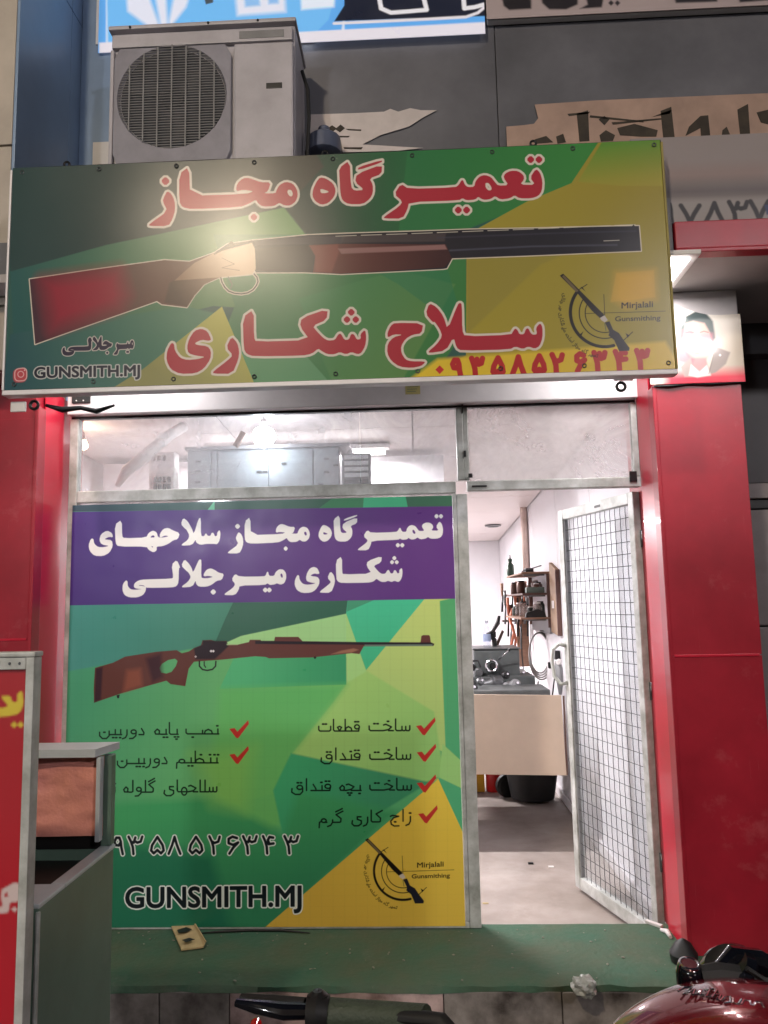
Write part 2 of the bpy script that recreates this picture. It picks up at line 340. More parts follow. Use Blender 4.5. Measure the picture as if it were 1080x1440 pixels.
# thin running hand: letter forms right-to-left, y up, alef 10 high.  (advance, strokes, dots)
def tooth(adv=3.5, dots=()): return (adv, [[(0,0),(-.6,0),(-.6,4.2)],[(-.6,0),(-adv,0)]], list(dots))
def circ(cx, cy, r, ry=None, n=10): return [(cx+r*math.cos(2*math.pi*k/n), cy+(ry or r)*math.sin(2*math.pi*k/n)) for k in range(n+1)]
HH = [[(0,0),(-3,0)],[(-6.2,4.9),(-4.8,5.5),(-1.2,3.2),(-3,.9),(-6.5,0)]]
LET = {
 'A': (3, [[(-1.5,0),(-1.5,10)]], []), 'Af': (3, [[(0,0),(-1.2,0),(-2,1),(-2,10)]], []),
 'Si': (7.5, [[(-.4,4.2),(-.4,1),(-1,0),(-2.4,0),(-3,1),(-3,3.6)],[(-3,1),(-3.6,0),(-4.8,0),(-5.4,1),(-5.4,3.6)],[(-5.4,1),(-6,0),(-7.5,0)]], []),
 'SHi': (7.5, [[(-.4,4.2),(-.4,1),(-1,0),(-2.4,0),(-3,1),(-3,3.6)],[(-3,1),(-3.6,0),(-4.8,0),(-5.4,1),(-5.4,3.6)],[(-5.4,1),(-6,0),(-7.5,0)]], [(-2,7),(-4,7),(-3,9)]),
 'KHm': (6.5, HH, [(-3.4,8)]), 'HHm': (6.5, HH, []), 'CHm': (6.5, HH, [(-3,-2.2),(-5,-2.2),(-4,-4)]), 'Jm': (6.5, HH, [(-4,-2.6)]),
 'Tf': (10, [[(0,0),(-8,0),(-9,1),(-9,4)]], [(-3.6,6),(-5.6,6)]), 'T': (10.5, [[(-.6,4),(-.6,1),(-1.6,0),(-8.5,0),(-9.5,1),(-9.5,4)]], [(-4.2,6),(-6.2,6)]),
 'Qi': (5, [circ(-2,3.6,1.8),[(-.3,3),(-.8,0),(-5,0)]], [(-1.2,8),(-3.2,8)]),
 'TAm': (7.5, [[(0,0),(-7.5,0)],[(-.8,.2),(-1.4,2.6),(-3.4,3.8),(-5.2,2.6),(-5.6,0)],[(-5.8,0),(-5.8,10)]], []),
 'ZAm': (7.5, [[(0,0),(-7.5,0)],[(-.8,.2),(-1.4,2.6),(-3.4,3.8),(-5.2,2.6),(-5.6,0)],[(-5.8,0),(-5.8,10)]], [(-2.6,7)]),
 'AIm': (5, [[(0,0),(-5,0)],[(-2.5,.2),(-4,3.2),(-2.5,4),(-1,3.2),(-2.5,.2)]], []),
 'Ni': tooth(3.5, [(-1,7)]), 'Bi': tooth(3.5, [(-1,-2.6)]), 'Pi': tooth(3.5, [(0,-2.3),(-2,-2.3),(-1,-4.2)]), 'Yi': tooth(3.8, [(0,-2.6),(-2,-2.6)]), 'Ti': tooth(3.5, [(0,7),(-2,7)]),
 'D': (4.8, [[(-2.4,5.2),(-.8,1.6),(-1,0),(-4,0)]], []), 'Df': (4.8, [[(0,0),(-4,0)],[(-2.6,5.2),(-.9,1.4),(-.9,0)]], []),
 'Q': (8.5, [circ(-2.2,2.6,1.8),[(-.4,2.4),(-.4,-1),(-2,-3.4),(-5,-3.4),(-7.2,-1.5),(-7,1.5)]], [(-1.4,6.6),(-3.4,6.6)]),
 'HE': (4.8, [[(-2.2,5),(-3.8,2.6),(-3.2,.3),(-1.4,.1),(-.6,1.8),(-2.2,5)]], []), 'HEf': (5, [[(0,0),(-1.2,.3),(-1,3),(-2.4,4.4),(-4,2.2),(-3.4,.2),(-1.2,.1)]], []),
 'HEi': (5, [[(0,0),(-5,0)],circ(-2.4,2,1.9,2.2)], []), 'HEm': (5.6, [[(0,0),(-5.6,0)],circ(-2.8,.4,1.9,3.4)], []),
 'Z': (4, [[(-1,4),(-1,0),(-2,-2.6),(-4,-3.6)]], [(-1.2,7)]), 'Rf': (4, [[(0,0),(-.8,0)],[(-.8,2),(-.9,0),(-2,-2.6),(-4,-3.6)]], []), 'R': (4, [[(-1,4),(-1,0),(-2,-2.6),(-4,-3.6)]], []),
 'J': (7.6, [[(-6.6,4.2),(-5.2,5),(-1,4.2),(-4.4,3),(-6.4,0),(-6,-2.6),(-4,-4.2),(-.8,-4)]], [(-3.4,-.6)]), 'HH': (7.6, [[(-6.6,4.2),(-5.2,5),(-1,4.2),(-4.4,3),(-6.4,0),(-6,-2.6),(-4,-4.2),(-.8,-4)]], []),
 'Ki': (6, [[(-.2,9.8),(-4.6,6.8),(-1.4,3.2),(-1.6,.4),(-2.4,0),(-6,0)]], []), 'GAi': (6, [[(-.2,9.6),(-4.6,6.6),(-1.4,3.2),(-1.6,.4),(-2.4,0),(-6,0)],[(-.6,11.8),(-4.8,9)]], []),
 'Y': (8.2, [[(-1.2,4.4),(-3.8,4.4),(-3.8,2.2),(-1,1),(-1,-1.6),(-3,-3.4),(-6,-3.4),(-7.6,-1.5),(-7.2,1)]], []),
 'Mf': (5.6, [[(0,0),(-1,0)],circ(-2,1.4,1.6),[(-3.6,.6),(-4.8,0),(-5,-4.6)]], []), 'Mi': (4.5, [circ(-2,1.6,1.7),[(-2,0),(-4.5,0)]], []), 'Mm': (4.5, [circ(-2.2,.9,1.7),[(0,0),(-4.5,0)]], []),
 'SDm': (9.5, [[(0,0),(-9.5,0)],[(-.8,.2),(-1.4,2.6),(-3.6,3.9),(-5.6,2.6),(-6.2,0)],[(-7.4,0),(-7.4,3)]], []),
 'Bf': (10, [[(0,0),(-8,0),(-9,1),(-9,4)]], [(-4.5,-2.8)]),
 'V': (5, [circ(-2.2,2.4,1.7),[(-.5,2.2),(-.8,-1),(-2.6,-3.2),(-4.8,-3.4)]], []),
 'Nf': (8, [[(0,0),(-.8,0)],[(-.8,3),(-.8,-1),(-2.6,-3.4),(-5.2,-3.4),(-7,-1),(-7,2)]], [(-3.9,2)]),
 'Li': (3.5, [[(-1,10),(-1,.6),(-1.8,0),(-3.5,0)]], []), 'Lm': (3.5, [[(0,0),(-1,0),(-1,10)],[(-1,0),(-3.5,0)]], []), 'LAm': (5.6, [[(0,0),(-1,0),(-1,10)],[(-1,0),(-4.4,0),(-4.4,10)]], []),
 '-': (4, [[(0,0),(-4,0)]], []), ' ': (3.4, [], [])}
def word(c, codes, xr, xl, yb, hgt, w, col, slope=0., arc=None, raw=False):
    """set codes right-to-left between photo x xr..xl, baseline yb, alef height hgt (photo pixels)"""
    x = 0.; ls = []; ds = []
    for k in codes.split('|'):
        adv, st, dt = LET[k]
        ls += [[(x+a, b) for a, b in s_] for s_ in st]; ds += [(x+a, b) for a, b in dt]
        x -= adv + (.5 if k in ('A','Af','D','Df','R','Rf','Z','V','Q','J','HE','HEf','Tf','T','Y','Nf','Mf','Bf','LAm','HH') else 0)
    sx = (xr-xl)/-x; sy = hgt/10.
    if arc:
        cx, cy, rr, a0, a1 = arc
        def T(p):
            a = a0+(a1-a0)*(p[0]/x); r2 = rr - p[1]*sy
            return (cx+r2*math.cos(a), cy+r2*math.sin(a))
    else:
        def T(p): return (xr+p[0]*sx, yb-p[1]*sy+slope*(xr+p[0]*sx-xl))
    c.stroke([[T(p) for p in l] for l in ls], w, col)
    for d in ds:
        q = [(d[0]-.55/ max(sx,.3)*sy, d[1]), (d[0]+.55/max(sx,.3)*sy, d[1])]
        c.stroke([[T(p) for p in q]], w*1.15, col)
def digits(c, s_, boxes, w, col, outline=None, ow=0):
    for pas in ((outline, w+2*ow), (col, w)) if outline else ((col, w),):
        for ch, (x, y, dw, dh) in zip(s_, boxes):
            L = [[(x+(a-.5)*dw, y+(b-.5)*dh) for a, b in l] for l in DIG[ch]]
            c.stroke(L, pas[1], pas[0])

def text_edges(s_):
    cu = bpy.data.curves.new('t', 'FONT'); cu.body = s_; cu.resolution_u = 4
    o = bpy.data.objects.new('t', cu); COL.objects.link(o); bpy.context.view_layer.update()
    me = bpy.data.meshes.new_from_object(o.evaluated_get(bpy.context.evaluated_depsgraph_get()))
    cnt = {}
    for p in me.polygons:
        for k in p.edge_keys: cnt[k] = cnt.get(k, 0)+1
    E = np.array([[*me.vertices[a].co[:2], *me.vertices[b].co[:2]] for (a, b), n in cnt.items() if n == 1])
    bpy.data.objects.remove(o); bpy.data.curves.remove(cu); bpy.data.meshes.remove(me)
    return E
def latin(c, s_, quad, col, grow=0., outline=None, og=0.):
    """quad in photo pixels: (x0,y0) baseline left, (x1,y1) baseline right, cap height"""
    E = text_edges(s_); (x0, y0), (x1, y1), h = quad
    mx0, mx1 = E[:, [0, 2]].min(), E[:, [0, 2]].max()
    cap = .73 * 1.0
    def T(P):
        u = (P[:, 0]-mx0)/(mx1-mx0)
        return c.px(np.stack([x0+(x1-x0)*u, y0+(y1-y0)*u-P[:, 1]/cap*h], 1))
    Q = np.concatenate([T(E[:, :2]), T(E[:, 2:])], 1)
    r = c.sdf(Q, grow+og+3); sl, d, X, Y = r
    if outline: c.blend(sl, np.clip(.5-(d-grow-og)/1.2, 0, 1), outline)
    c.blend(sl, np.clip(.5-(d-grow)/1.2, 0, 1), col)

def logo(c, ox, oy, s, gold):
    """gun-sight roundel: arcs, cross hair, small shotgun, lettering; (ox,oy) = top-left of a 180x160 photo-pixel tile at scale s"""
    k = lambda pts: [(ox+x*s, oy+y*s) for x, y in pts]
    ink = (16, 10, 12)
    def arc(cx, cy, r, a0, a1, n=24): return [(cx+r*math.cos(math.radians(a0+(a1-a0)*i/n)), cy+r*math.sin(math.radians(a0+(a1-a0)*i/n))) for i in range(n+1)]
    c.stroke([k(arc(480,415,290,75,215))], 9.0*s*6*c.res/720, ink)
    c.stroke([k(arc(480,420,215,72,215))], 3.06*s*6, ink)
    c.stroke([k(arc(480,420,165,75,205))], 2.7*s*6, ink)
    c.stroke([k([(472,265),(480,440)])], 1.8*s*6, ink); c.stroke([k([(320,425),(990,405)])], 1.62*s*6, ink)
    c.stroke([k([(245,235),(330,180)]), k([(640,650),(715,580)])], 2.34*s*6, ink)
    c.fill(k([(275,205),(290,200),(318,240)]), ink); c.fill(k([(655,590),(690,610),(672,630)]), ink); c.fill(k([(265,605),(300,575),(285,612)]), ink)
    c.fill(k([(100,105),(130,88),(330,290),(480,440),(440,465),(370,400),(250,255)]), ink)
    c.fill(k([(120,112),(135,100),(260,235),(240,245)]), (110, 95, 70))
    c.fill(k([(440,462),(478,440),(505,480),(480,500),(450,480)]), (200, 190, 180))
    c.fill(k([(480,500),(520,490),(550,560),(600,590),(640,650),(690,715),(685,740),(600,742),(560,650),(512,610),(520,580)]), (25, 25, 40))
    c.stroke([k([(480,510),(490,570)])], 2.16*s*6, (90, 100, 60))
    word(c, 'Ti|AIm|Mm|Yi|Rf| |GAi|Af|HE| |Mi|Jm|Af|Z| |A|Si|Lm|HHm|HEf| |HEi|Af|Yi| |SHi|Ki|Af|R|Y| |Mi|Yi|Rf| |Jm|LAm|Li|Y', 0, 1, 0, 30*s, 1.62*s*6, ink,
         arc=(ox+485*s, oy+415*s, 385*s, math.radians(100), math.radians(205)))
    latin(c, 'Mirjalali', ((ox+622*s, oy+382*s), (ox+885*s, oy+370*s), 52*s), ink, .5)
    latin(c, 'Gunsmithing', ((ox+568*s, oy+490*s), (ox+948*s, oy+480*s), 42*s), ink, .45)

# ================================================================== prints
def make_sign_print():
    c = Canvas(-1.575, .99, 2.262, 3.182, 2.82, 720, (44, 92, 84))
    f = c.fill
    g = c.grad
    f([(0,200),(480,190),(470,235),(400,292),(150,345),(15,382)], g((60,300),(34,66,66),(430,240),(62,62,54)), soft=1.5)
    f([(15,382),(150,345),(400,292),(430,330),(440,440),(300,430),(20,500)], g((30,430),(34,92,90),(420,340),(112,158,96)), soft=2)
    f([(15,470),(260,430),(300,440),(200,560),(0,560)], g((10,540),(32,82,92),(260,450),(78,132,104)), soft=3)
    f([(430,190),(640,190),(560,330),(430,330),(400,292),(455,235)], g((430,250),(34,60,54),(600,230),(36,112,62)), soft=4)
    f([(575,190),(860,190),(800,262),(738,290),(600,345),(560,330)], g((580,240),(38,118,66),(820,240),(58,138,62)), soft=1.5)
    f([(655,330),(738,285),(800,255),(640,345),(560,340)], (52,140,74), soft=2)
    f([(300,330),(560,330),(655,330),(656,460),(600,545),(280,560),(330,430)], g((320,350),(78,132,96),(620,480),(56,128,64)), soft=2)
    f([(420,420),(560,380),(640,400),(560,545),(470,545)], g((430,430),(66,138,88),(600,540),(104,146,76)), soft=3, op=.8)
    f([(450,340),(620,345),(655,470),(560,400)], (40,126,86), soft=2, op=.6)
    f([(360,545),(330,480),(430,500),(470,545)], (98,158,112), soft=1.2, op=.9)
    f([(848,190),(960,190),(975,545),(560,545),(590,530),(655,500),(656,330),(740,284),(803,258)], g((640,480),(172,158,52),(900,260),(160,146,50)), soft=.8)
    f([(852,190),(932,190),(938,262),(870,262),(812,256)], g((880,200),(96,148,50),(890,262),(168,158,56)), soft=2)
    f([(656,330),(880,320),(760,372),(657,470)], (150,140,58), soft=4, op=.7)
    f([(866,384),(920,380),(922,420),(880,432),(862,420)], (226,176,48), soft=16, op=.7)
    f([(866,384),(919,380),(921,418),(858,425)], (228,178,50), soft=2, op=.4)
    f([(560,545),(615,505),(935,480),(975,545)], g((600,520),(236,204,50),(900,500),(228,194,60)), soft=6)
    f([(312,431),(360,545),(160,545),(200,520)], g((312,431),(196,192,92),(230,530),(150,148,88)), soft=.8)
    # shotgun: pale outline, then stock, receiver, fore-end and barrels
    t1 = lambda p: [(20+x/2.842, 310+y/2.842) for x, y in p]; t2 = lambda p: [(300+x/3., 300+y/3.) for x, y in p]; t3 = lambda p: [(600+x/3.375, 290+y/3.375) for x, y in p]
    stock = t1([(62,235),(300,200),(600,158),(700,165),(800,130),(840,200),(820,228),(760,255),(720,300),(690,347),(590,335),(570,322),(85,495)])
    recv = t1([(640,240),(720,170),(800,130),(870,112),(950,90),(965,120),(965,195),(952,215),(820,228)])
    top = t2([(0,170),(60,130),(165,115),(400,92),(1080,68)])+t3([(1005,95),(1015,213),(120,248),(95,295)])+t2([(970,235),(540,258),(385,250),(180,250),(160,215),(175,150)])
    guard = t2([(30,266),(36,290),(48,312),(64,328),(88,337),(118,340),(146,335),(168,322),(182,304),(188,288),(184,270),(172,256)])
    pale = (235,222,205)
    for sh in (stock, recv, top): f(sh, pale, grow=2.6)
    c.stroke([guard], 9., pale)
    f(stock, g((45,400),(70,38,52),(300,370),(120,84,66)))
    f(t1([(110,235),(420,195),(450,300),(420,350),(150,440)]), (158,28,54), soft=34, op=.9)
    f(t1([(620,250),(760,150),(830,160),(820,228),(760,255),(720,300),(690,345),(600,330)]), g((240,400),(84,62,50),(310,360),(150,112,84)), soft=3)
    f(top, (26,24,36))
    c.stroke([guard], 4., (40,36,36)); c.stroke([t2([(60,262),(80,300),(72,318)])], 3., (120,120,110))
    f(recv, g((255,395),(150,116,92),(330,360),(226,196,166)), soft=1.5)
    c.stroke([t1([(800,135),(870,100),(950,82)])], 3.5, (70,52,30)); f(t1(dm(868,96,14)), (60,48,24))
    c.stroke([t1([(830,150),(880,175),(830,190),(900,200)])], 2., (150,120,100))
    f(t2([(175,150),(405,135),(430,185),(410,250),(180,245)]), (34,26,30)); f(t2([(170,118),(400,98),(560,96),(540,128),(175,135)]), (62,56,64), soft=2)
    f(t2([(405,135),(540,130),(980,130),(1005,190),(975,228),(540,256),(420,250),(430,180)]), g((440,350),(112,56,50),(620,370),(62,26,30)))
    f(t2([(405,138),(525,132),(530,165),(500,250),(430,248),(430,180)]), (138,72,64), soft=3, op=.8)
    f(t2([(525,150),(975,132),(985,152),(540,172)]), (150,110,108), soft=1.8)
    f(t2([(540,96),(980,84),(975,118),(540,126)]), (84,72,74), soft=2.5, op=.6)
    c.stroke([t3([(110,210),(500,190),(900,185)])], 3.5, (84,86,106), soft=2.5, op=.8); c.stroke([t3([(50,150),(600,128),(990,120)])], 2.5, (64,64,84), soft=2.5, op=.7)
    for k in range(12):
        xa = 472+k*35.6; ya = 332.6-(k*35.6)*.0385
        c.stroke([[(xa, ya), (xa+29, ya-1.1)]], 1.5, (226,220,204))
    c.stroke([t3([(838,166),(912,163)])], 1.4, (225,220,205)); f(t3([(972,96),(980,88),(986,96)]), (20,20,25))
    # red lettering with pale outline
    red = g((210,300),(186,40,58),(760,280),(150,26,48))
    L1 = [tile(G_TAMIR,620,210,6), tile(G_GAH,360,210,6), tile(G_HE,360,210,6), tile(G_MAJA,200,210,6), tile(G_ZE,200,210,6)]
    L2 = [tile(G_YE,220,420,6), tile(G_RE,220,420,6), tile(G_SHEKA,380,420,6), tile(G_HE2,520,410,6), tile(G_SALA,520,410,6)]
    out = (228,216,204)
    for L in L1+L2: f(L, out, grow=6.4)
    for L in L1+L2: f(L, red if L in () else (178,36,56), grow=.2)
    f(tile(G_GAH[1:],360,210,6), out, grow=1.6); f(tile(G_GAH[1:],360,210,6), (178,36,56), grow=-.1)
    # phone number
    xs = [618,643,671,700,728.5,758,784,815,843,873,903]; bx = [(x, 519-(x-618)*.048, 17 if i else 20, 25) for i, x in enumerate(xs)]
    digits(c, '9358526343', bx[1:], 15, (190,36,40)); f([dm(618,520,6.2)], (206,44,46))
    # name and handle bottom left
    ink = (44,34,60)
    P = [remap(tile(B_MIR,290,770,7.2), (317,801,404,837), (160,478.5,188.6,499)), remap(tile(B_JALA,170,770,7.2), (258,787,316,836), (131,473,158,498)), remap(tile(B_LI,170,770,7.2), (174,788,255,840), (88,474,130,500.5))]
    for p in P: f(p, (215,205,200), grow=2.4)
    for p in P: f(p, ink, grow=.3)
    latin(c, 'GUNSMITH.MJ', ((49,531.5),(196.5,528.2),15.5), (34,34,50), 1.7, (214,214,212), 2.6)
    q = chaikin([(21,519),(38,517),(38,535),(21,536)], .2, 2)
    f([q+np.array([-1,1])], (214,70,80), grow=2.5, soft=1.6, op=.8)
    c.stroke([list(map(tuple, q))+[tuple(q[0])]], 2.6, (238,196,196)); c.stroke([[(29.5+4.2*math.cos(a/3), 526.3+4.2*math.sin(a/3)) for a in range(20)]], 2.2, (238,196,196)); f([dm(35,520.5,1.3)], (238,200,200))
    logo(c, 770, 370, 1/6., None)
    return c

def make_banner_print():
    c = Canvas(-1.648, .185, .0, 1.925, 3.585, 620, (92,180,120))
    f, g = c.fill, c.grad
    f([(90,840),(340,840),(310,900),(240,1010),(90,1010)], g((110,860),(70,150,140),(320,900),(74,140,118)), soft=2)
    f([(90,945),(310,905),(487,960),(487,1100),(400,1110),(90,1200)], g((110,960),(72,160,120),(460,1060),(128,204,116)), soft=2.5)
    f([(330,845),(492,838),(487,863),(345,893),(300,912),(318,870)], (56,106,88), soft=1)
    f([(340,894),(487,863),(502,905),(486,925),(300,912)], (168,222,150), soft=1)
    f([(490,838),(604,836),(515,942),(487,863)], g((520,840),(78,206,160),(515,940),(70,190,140)), soft=.8)
    f([(490,838),(540,838),(488,860)], (72,160,124), soft=.8)
    f([(602,836),(640,836),(632,1060),(540,1020),(505,985),(515,942)], g((620,850),(206,226,132),(560,1000),(180,214,128)), soft=.9)
    f([(487,863),(515,942),(540,1010),(500,1075),(488,1050)], (172,222,140), soft=1.5)
    f([(488,960),(516,943),(610,1000),(625,1095),(590,1100),(410,1060),(470,985)], g((500,970),(168,216,124),(600,1080),(150,206,120)), soft=3)
    f([(330,925),(487,903),(487,962),(310,968)], g((340,940),(88,190,130),(480,945),(62,162,112)), soft=1)
    f([(310,968),(487,962),(470,985),(410,1060),(395,1160),(330,1200),(300,1080)], g((400,970),(104,196,112),(320,1120),(112,192,104)), soft=14, op=.85)
    f([(410,1058),(600,1098),(615,1092),(520,1150),(400,1180),(385,1110)], g((420,1070),(70,176,120),(520,1140),(64,150,108)), soft=3)
    f([(618,845),(642,840),(655,1180),(616,1095),(626,1050)], g((630,860),(92,180,120),(640,1120),(86,180,128)), soft=1.2)
    f([(622,1045),(655,1075),(655,1110),(617,1092)], (160,214,130), soft=1.5)
    f([(90,1130),(300,1120),(400,1170),(420,1110),(560,1140),(370,1315),(90,1315)], g((240,1140),(70,166,104),(260,1290),(48,126,88)), soft=14)
    f([(160,1180),(300,1200),(330,1315),(90,1315)], (24,98,78), soft=20, op=.7)
    f([(270,1060),(360,1050),(345,1140),(300,1130)], (142,204,98), soft=30, op=.6)
    f([(616,1094),(660,1190),(660,1320),(352,1320)], g((616,1100),(236,206,78),(500,1300),(206,170,66)), soft=.8)
    f([(90,700),(640,690),(640,715),(90,720)], g((110,710),(52,78,92),(640,705),(70,120,92)))
    f([(290,722),(303,705),(303,722)], (96,190,150)); f([(440,722),(470,700),(520,700),(520,722)], (70,140,100)); f([(510,722),(512,698),(570,698),(575,722)], (76,190,140))
    f([(90,720.5),(637,712.5),(640,842),(90,851.5)], g((110,780),(72,52,128),(600,780),(104,62,138)))
    for k in range(34):
        c.fill([(100+k*16,850),(101.2+k*16,850),(101.6+k*16,1310),(100.4+k*16,1310)], (30,60,50), soft=1.4, op=.05)
    for k in range(30):
        c.fill([(90,855+k*15),(650,850+k*15),(650,851+k*15),(90,856+k*15)], (30,60,50), soft=1.2, op=.035)
    # target rifle
    a = lambda p: [(120+x/4.154, 870+y/4.154) for x, y in p]; b = lambda p: [(360+x/4.154, 870+y/4.154) for x, y in p]
    body = a([(65,285),(170,255),(240,220),(420,192),(540,182),(570,200),(610,190),(640,170),(680,155),(690,125),(740,122),(770,132),(830,128),(835,146),(895,150),(960,135),(965,122),(1030,122)])+b([(30,122),(35,128),(110,128),(115,105),(250,105),(275,130),(590,135),(960,137),(965,100),(975,95),(1010,95),(1015,102),(1020,137),(1040,145),(1035,158),(630,160),(605,205),(560,200),(330,225),(80,230),(60,222),(0,218)])+a([(800,238),(640,250),(610,290),(590,392),(505,380),(480,360),(230,430),(60,488),(58,400)])
    hole = a([(440,285),(455,262),(490,240),(530,232),(545,245),(535,275),(510,308),(480,318),(450,312)])
    f([body, hole], g((140,940),(98,56,50),(480,910),(104,60,56)))
    f(a([(70,290),(110,280),(100,470),(62,485)]), (56,30,40), soft=3); f(a([(360,230),(450,200),(460,340),(400,370)]), (54,30,44), soft=7, op=.8); f(a([(250,300),(330,290),(340,390),(230,425)]), (150,84,64), soft=8, op=.7)
    f(a([(640,172),(690,150),(692,125),(830,130),(840,160),(800,200),(760,235),(650,235)]), (40,26,36), soft=2.5)
    f(b([(0,128),(600,136),(960,138),(1020,137),(1040,146),(1034,156),(630,152),(560,150),(0,146)]), (36,28,38), soft=1.2)
    f(b([(635,150),(1030,148),(1030,158),(635,160)]), (110,128,118), soft=1)
    f(b([(500,185),(570,172),(600,180),(560,196),(440,206)]), (180,130,104), soft=2, op=.7)
    f(a([(830,146),(895,148),(895,152),(832,153)]), (170,190,140), soft=.8)
    for x, y in ((740,188),(753,188)): f(a(dm(x, y, 8)), (235,230,235))
    f(a(dm(650,220,7)), (200,190,190))
    c.stroke([a([(672,246),(672,275),(690,295),(718,300),(748,294),(766,275),(768,248)])], 4.4, (34,24,34)); c.stroke([a([(700,250),(700,270),(708,282)])], 3.6, (34,24,34))
    f(a([(190,445),(210,440),(205,462),(195,462)]), (30,20,28)); f(b(dm(347,226,9)), (30,20,28))
    # white heading
    W1 = [remap(tile(G_TAMIR,620,210,6), (540,218.7,763.5,307.5), (503.9,723.2,622.9,773.9)), remap(tile(G_GAH,360,210,6), (476.7,225.3,537,287.5), (469.7,724.3,502.4,761.7)),
          remap(tile(G_HE,360,210,6), (439.2,249.7,472,288.3), (448.6,738.8,467,762.2)), remap(tile(G_MAJA,200,210,6), (252,234.2,418.7,294.2), (345.3,727.8,436.1,764.7)),
          remap(tile(G_ZE,200,210,6), (210,248,245.5,318), (322,736.7,342.5,778.3)), tile(B_SALA,220,715,6), tile(B_HAHA,120,715,6), tile(B_YE,120,715,6),
          remap(tile(G_SHEKA,380,420,6), (341.3,433.7,515,500.8), (472.8,781.8,565.8,819.7)), remap(tile(G_RE,220,420,6), (299.7,473,336.3,525.3), (450.8,803.8,471.2,833.3)),
          remap(tile(G_YE,220,420,6), (234.2,462,297,525.8), (415.3,797.5,449.7,833.7)), tile(B_MIR,290,770,7.2), tile(B_JALA,170,770,7.2), tile(B_LI,170,770,7.2)]
    for w_ in W1: f(w_, (246,246,250), grow=.5)
    f(remap(tile(G_GAH[1:],360,210,6), (476.7,225.3,537,287.5), (469.7,724.3,502.4,761.7)), (88,56,130), grow=1.1); f(remap(tile(G_GAH[1:],360,210,6), (476.7,225.3,537,287.5), (469.7,724.3,502.4,761.7)), (246,246,250), grow=.1)
    # service list
    ink = (8,26,18); wd = 4.3
    Rr = [('Si|Af|KHm|Tf|', 577, 516, 1026.5), ('Qi|TAm|AIm|Af|T', 506, 446, 1027), ('Si|Af|KHm|Tf|', 578, 517, 1066.5), ('Qi|Ni|Df|A|Q', 507, 448, 1067),
          ('Si|Af|KHm|Tf|', 579, 517, 1109.5), ('Bi|CHm|HEf', 508, 475, 1110), ('Qi|Ni|Df|A|Q', 466, 407, 1110), ('Z|A|J', 579, 546, 1153), ('Ki|Af|R|Y', 538, 493, 1154), ('GAi|Rf|Mf', 483, 447, 1154.5)]
    Ll = [('Ni|SDm|Bf', 309, 260, 1031), ('Pi|Af|Yi|HEf', 252, 216, 1031.5), ('D|V|R|Bi|Yi|Nf', 206, 139, 1032), ('Ti|Ni|ZAm|Yi|Mf', 308, 247, 1071.5), ('D|V|R|Bi|Yi|-|Nf', 238, 164, 1072.5),
          ('Si|LAm|HHm|HEm|Af|Y', 307, 230, 1112), ('GAi|Lm|V|Li|HEf', 220, 173, 1112.5), ('Z', 165, 159, 1112)]
    for t_, xr, xl, yb in Rr+Ll: word(c, t_.strip('|'), xr, xl, yb, 16.2, wd, ink if xr > 320 else (10,40,26))
    for x, y in ((599,1021),(600,1058),(600,1101),(602,1144),(338,1025),(338,1061)):
        f([(x-14,y-1),(x-7,y-2),(x-3,y+3),(x+12,y-13),(x+13,y-8),(x-2,y+12),(x-5,y+11)], (196,52,48), grow=.3)
    # phone number and handle with pale outline
    xs = [168,193,223,250,280,305,328,355,386,412]; ch = '9358526343'
    bx = [(x, 1187-(x-168)*.004, 17 if d in '9248' else 21, 24) for x, d in zip([170,193,223,247,277,304,328,353,379,411], ch)]
    digits(c, ch, bx, 7.6, (14,24,30), (226,232,228), 3.0)
    latin(c, 'GUNSMITH.MJ', ((179,1274),(424,1271.5),29.5), (14,24,30), 2.3, (222,230,226), 3.2)
    logo(c, 770*0+499.5, 1170-12.5/7.2*7.2+7, 1/7.15, None)
    return c

def img_face(name, c, gain, m, parent=None, x0=None, x1=None, z0=None, z1=None, dy=0., wav=0., nx=40, nz=16, thick=.0015):
    """sheet carrying a canvas print, slightly rippled, real thickness"""
    x0 = c.x0 if x0 is None else x0; x1 = c.x1 if x1 is None else x1; z0 = c.z0 if z0 is None else z0; z1 = c.z1 if z1 is None else z1
    bm = bmesh.new(); uv = bm.loops.layers.uv.new('uv'); V = []
    for j in range(nz+1):
        for i in range(nx+1):
            x = x0+(x1-x0)*i/nx; z = z0+(z1-z0)*j/nz
            e = 1.
            V.append(bm.verts.new((x, c.Y+dy+wav*e*(math.sin(x*5.3+z*2.1)*.5+math.sin(z*9+x*3.7+1)*.35+math.sin(x*13-z*4)*.25), z)))
    F1 = []
    for j in range(nz):
        for i in range(nx):
            a = j*(nx+1)+i; fc = bm.faces.new((V[a], V[a+1], V[a+nx+2], V[a+nx+1])); fc.smooth = True; F1.append(fc)
    for fc in F1:
        for l in fc.loops:
            l[uv].uv = ((l.vert.co.x-c.x0)/(c.x1-c.x0), (l.vert.co.z-c.z0)/(c.z1-c.z0))
    bmesh.ops.recalc_face_normals(bm, faces=F1)
    if F1[0].normal.y > 0: bmesh.ops.reverse_faces(bm, faces=F1)
    g = bmesh.ops.extrude_face_region(bm, geom=F1[:]) 
    nv = [v for v in g['geom'] if isinstance(v, bmesh.types.BMVert)]
    bmesh.ops.translate(bm, vec=(0, -thick, 0), verts=nv)
    bmesh.ops.recalc_face_normals(bm, faces=bm.faces[:])
    return obj(name, bm, m, parent)

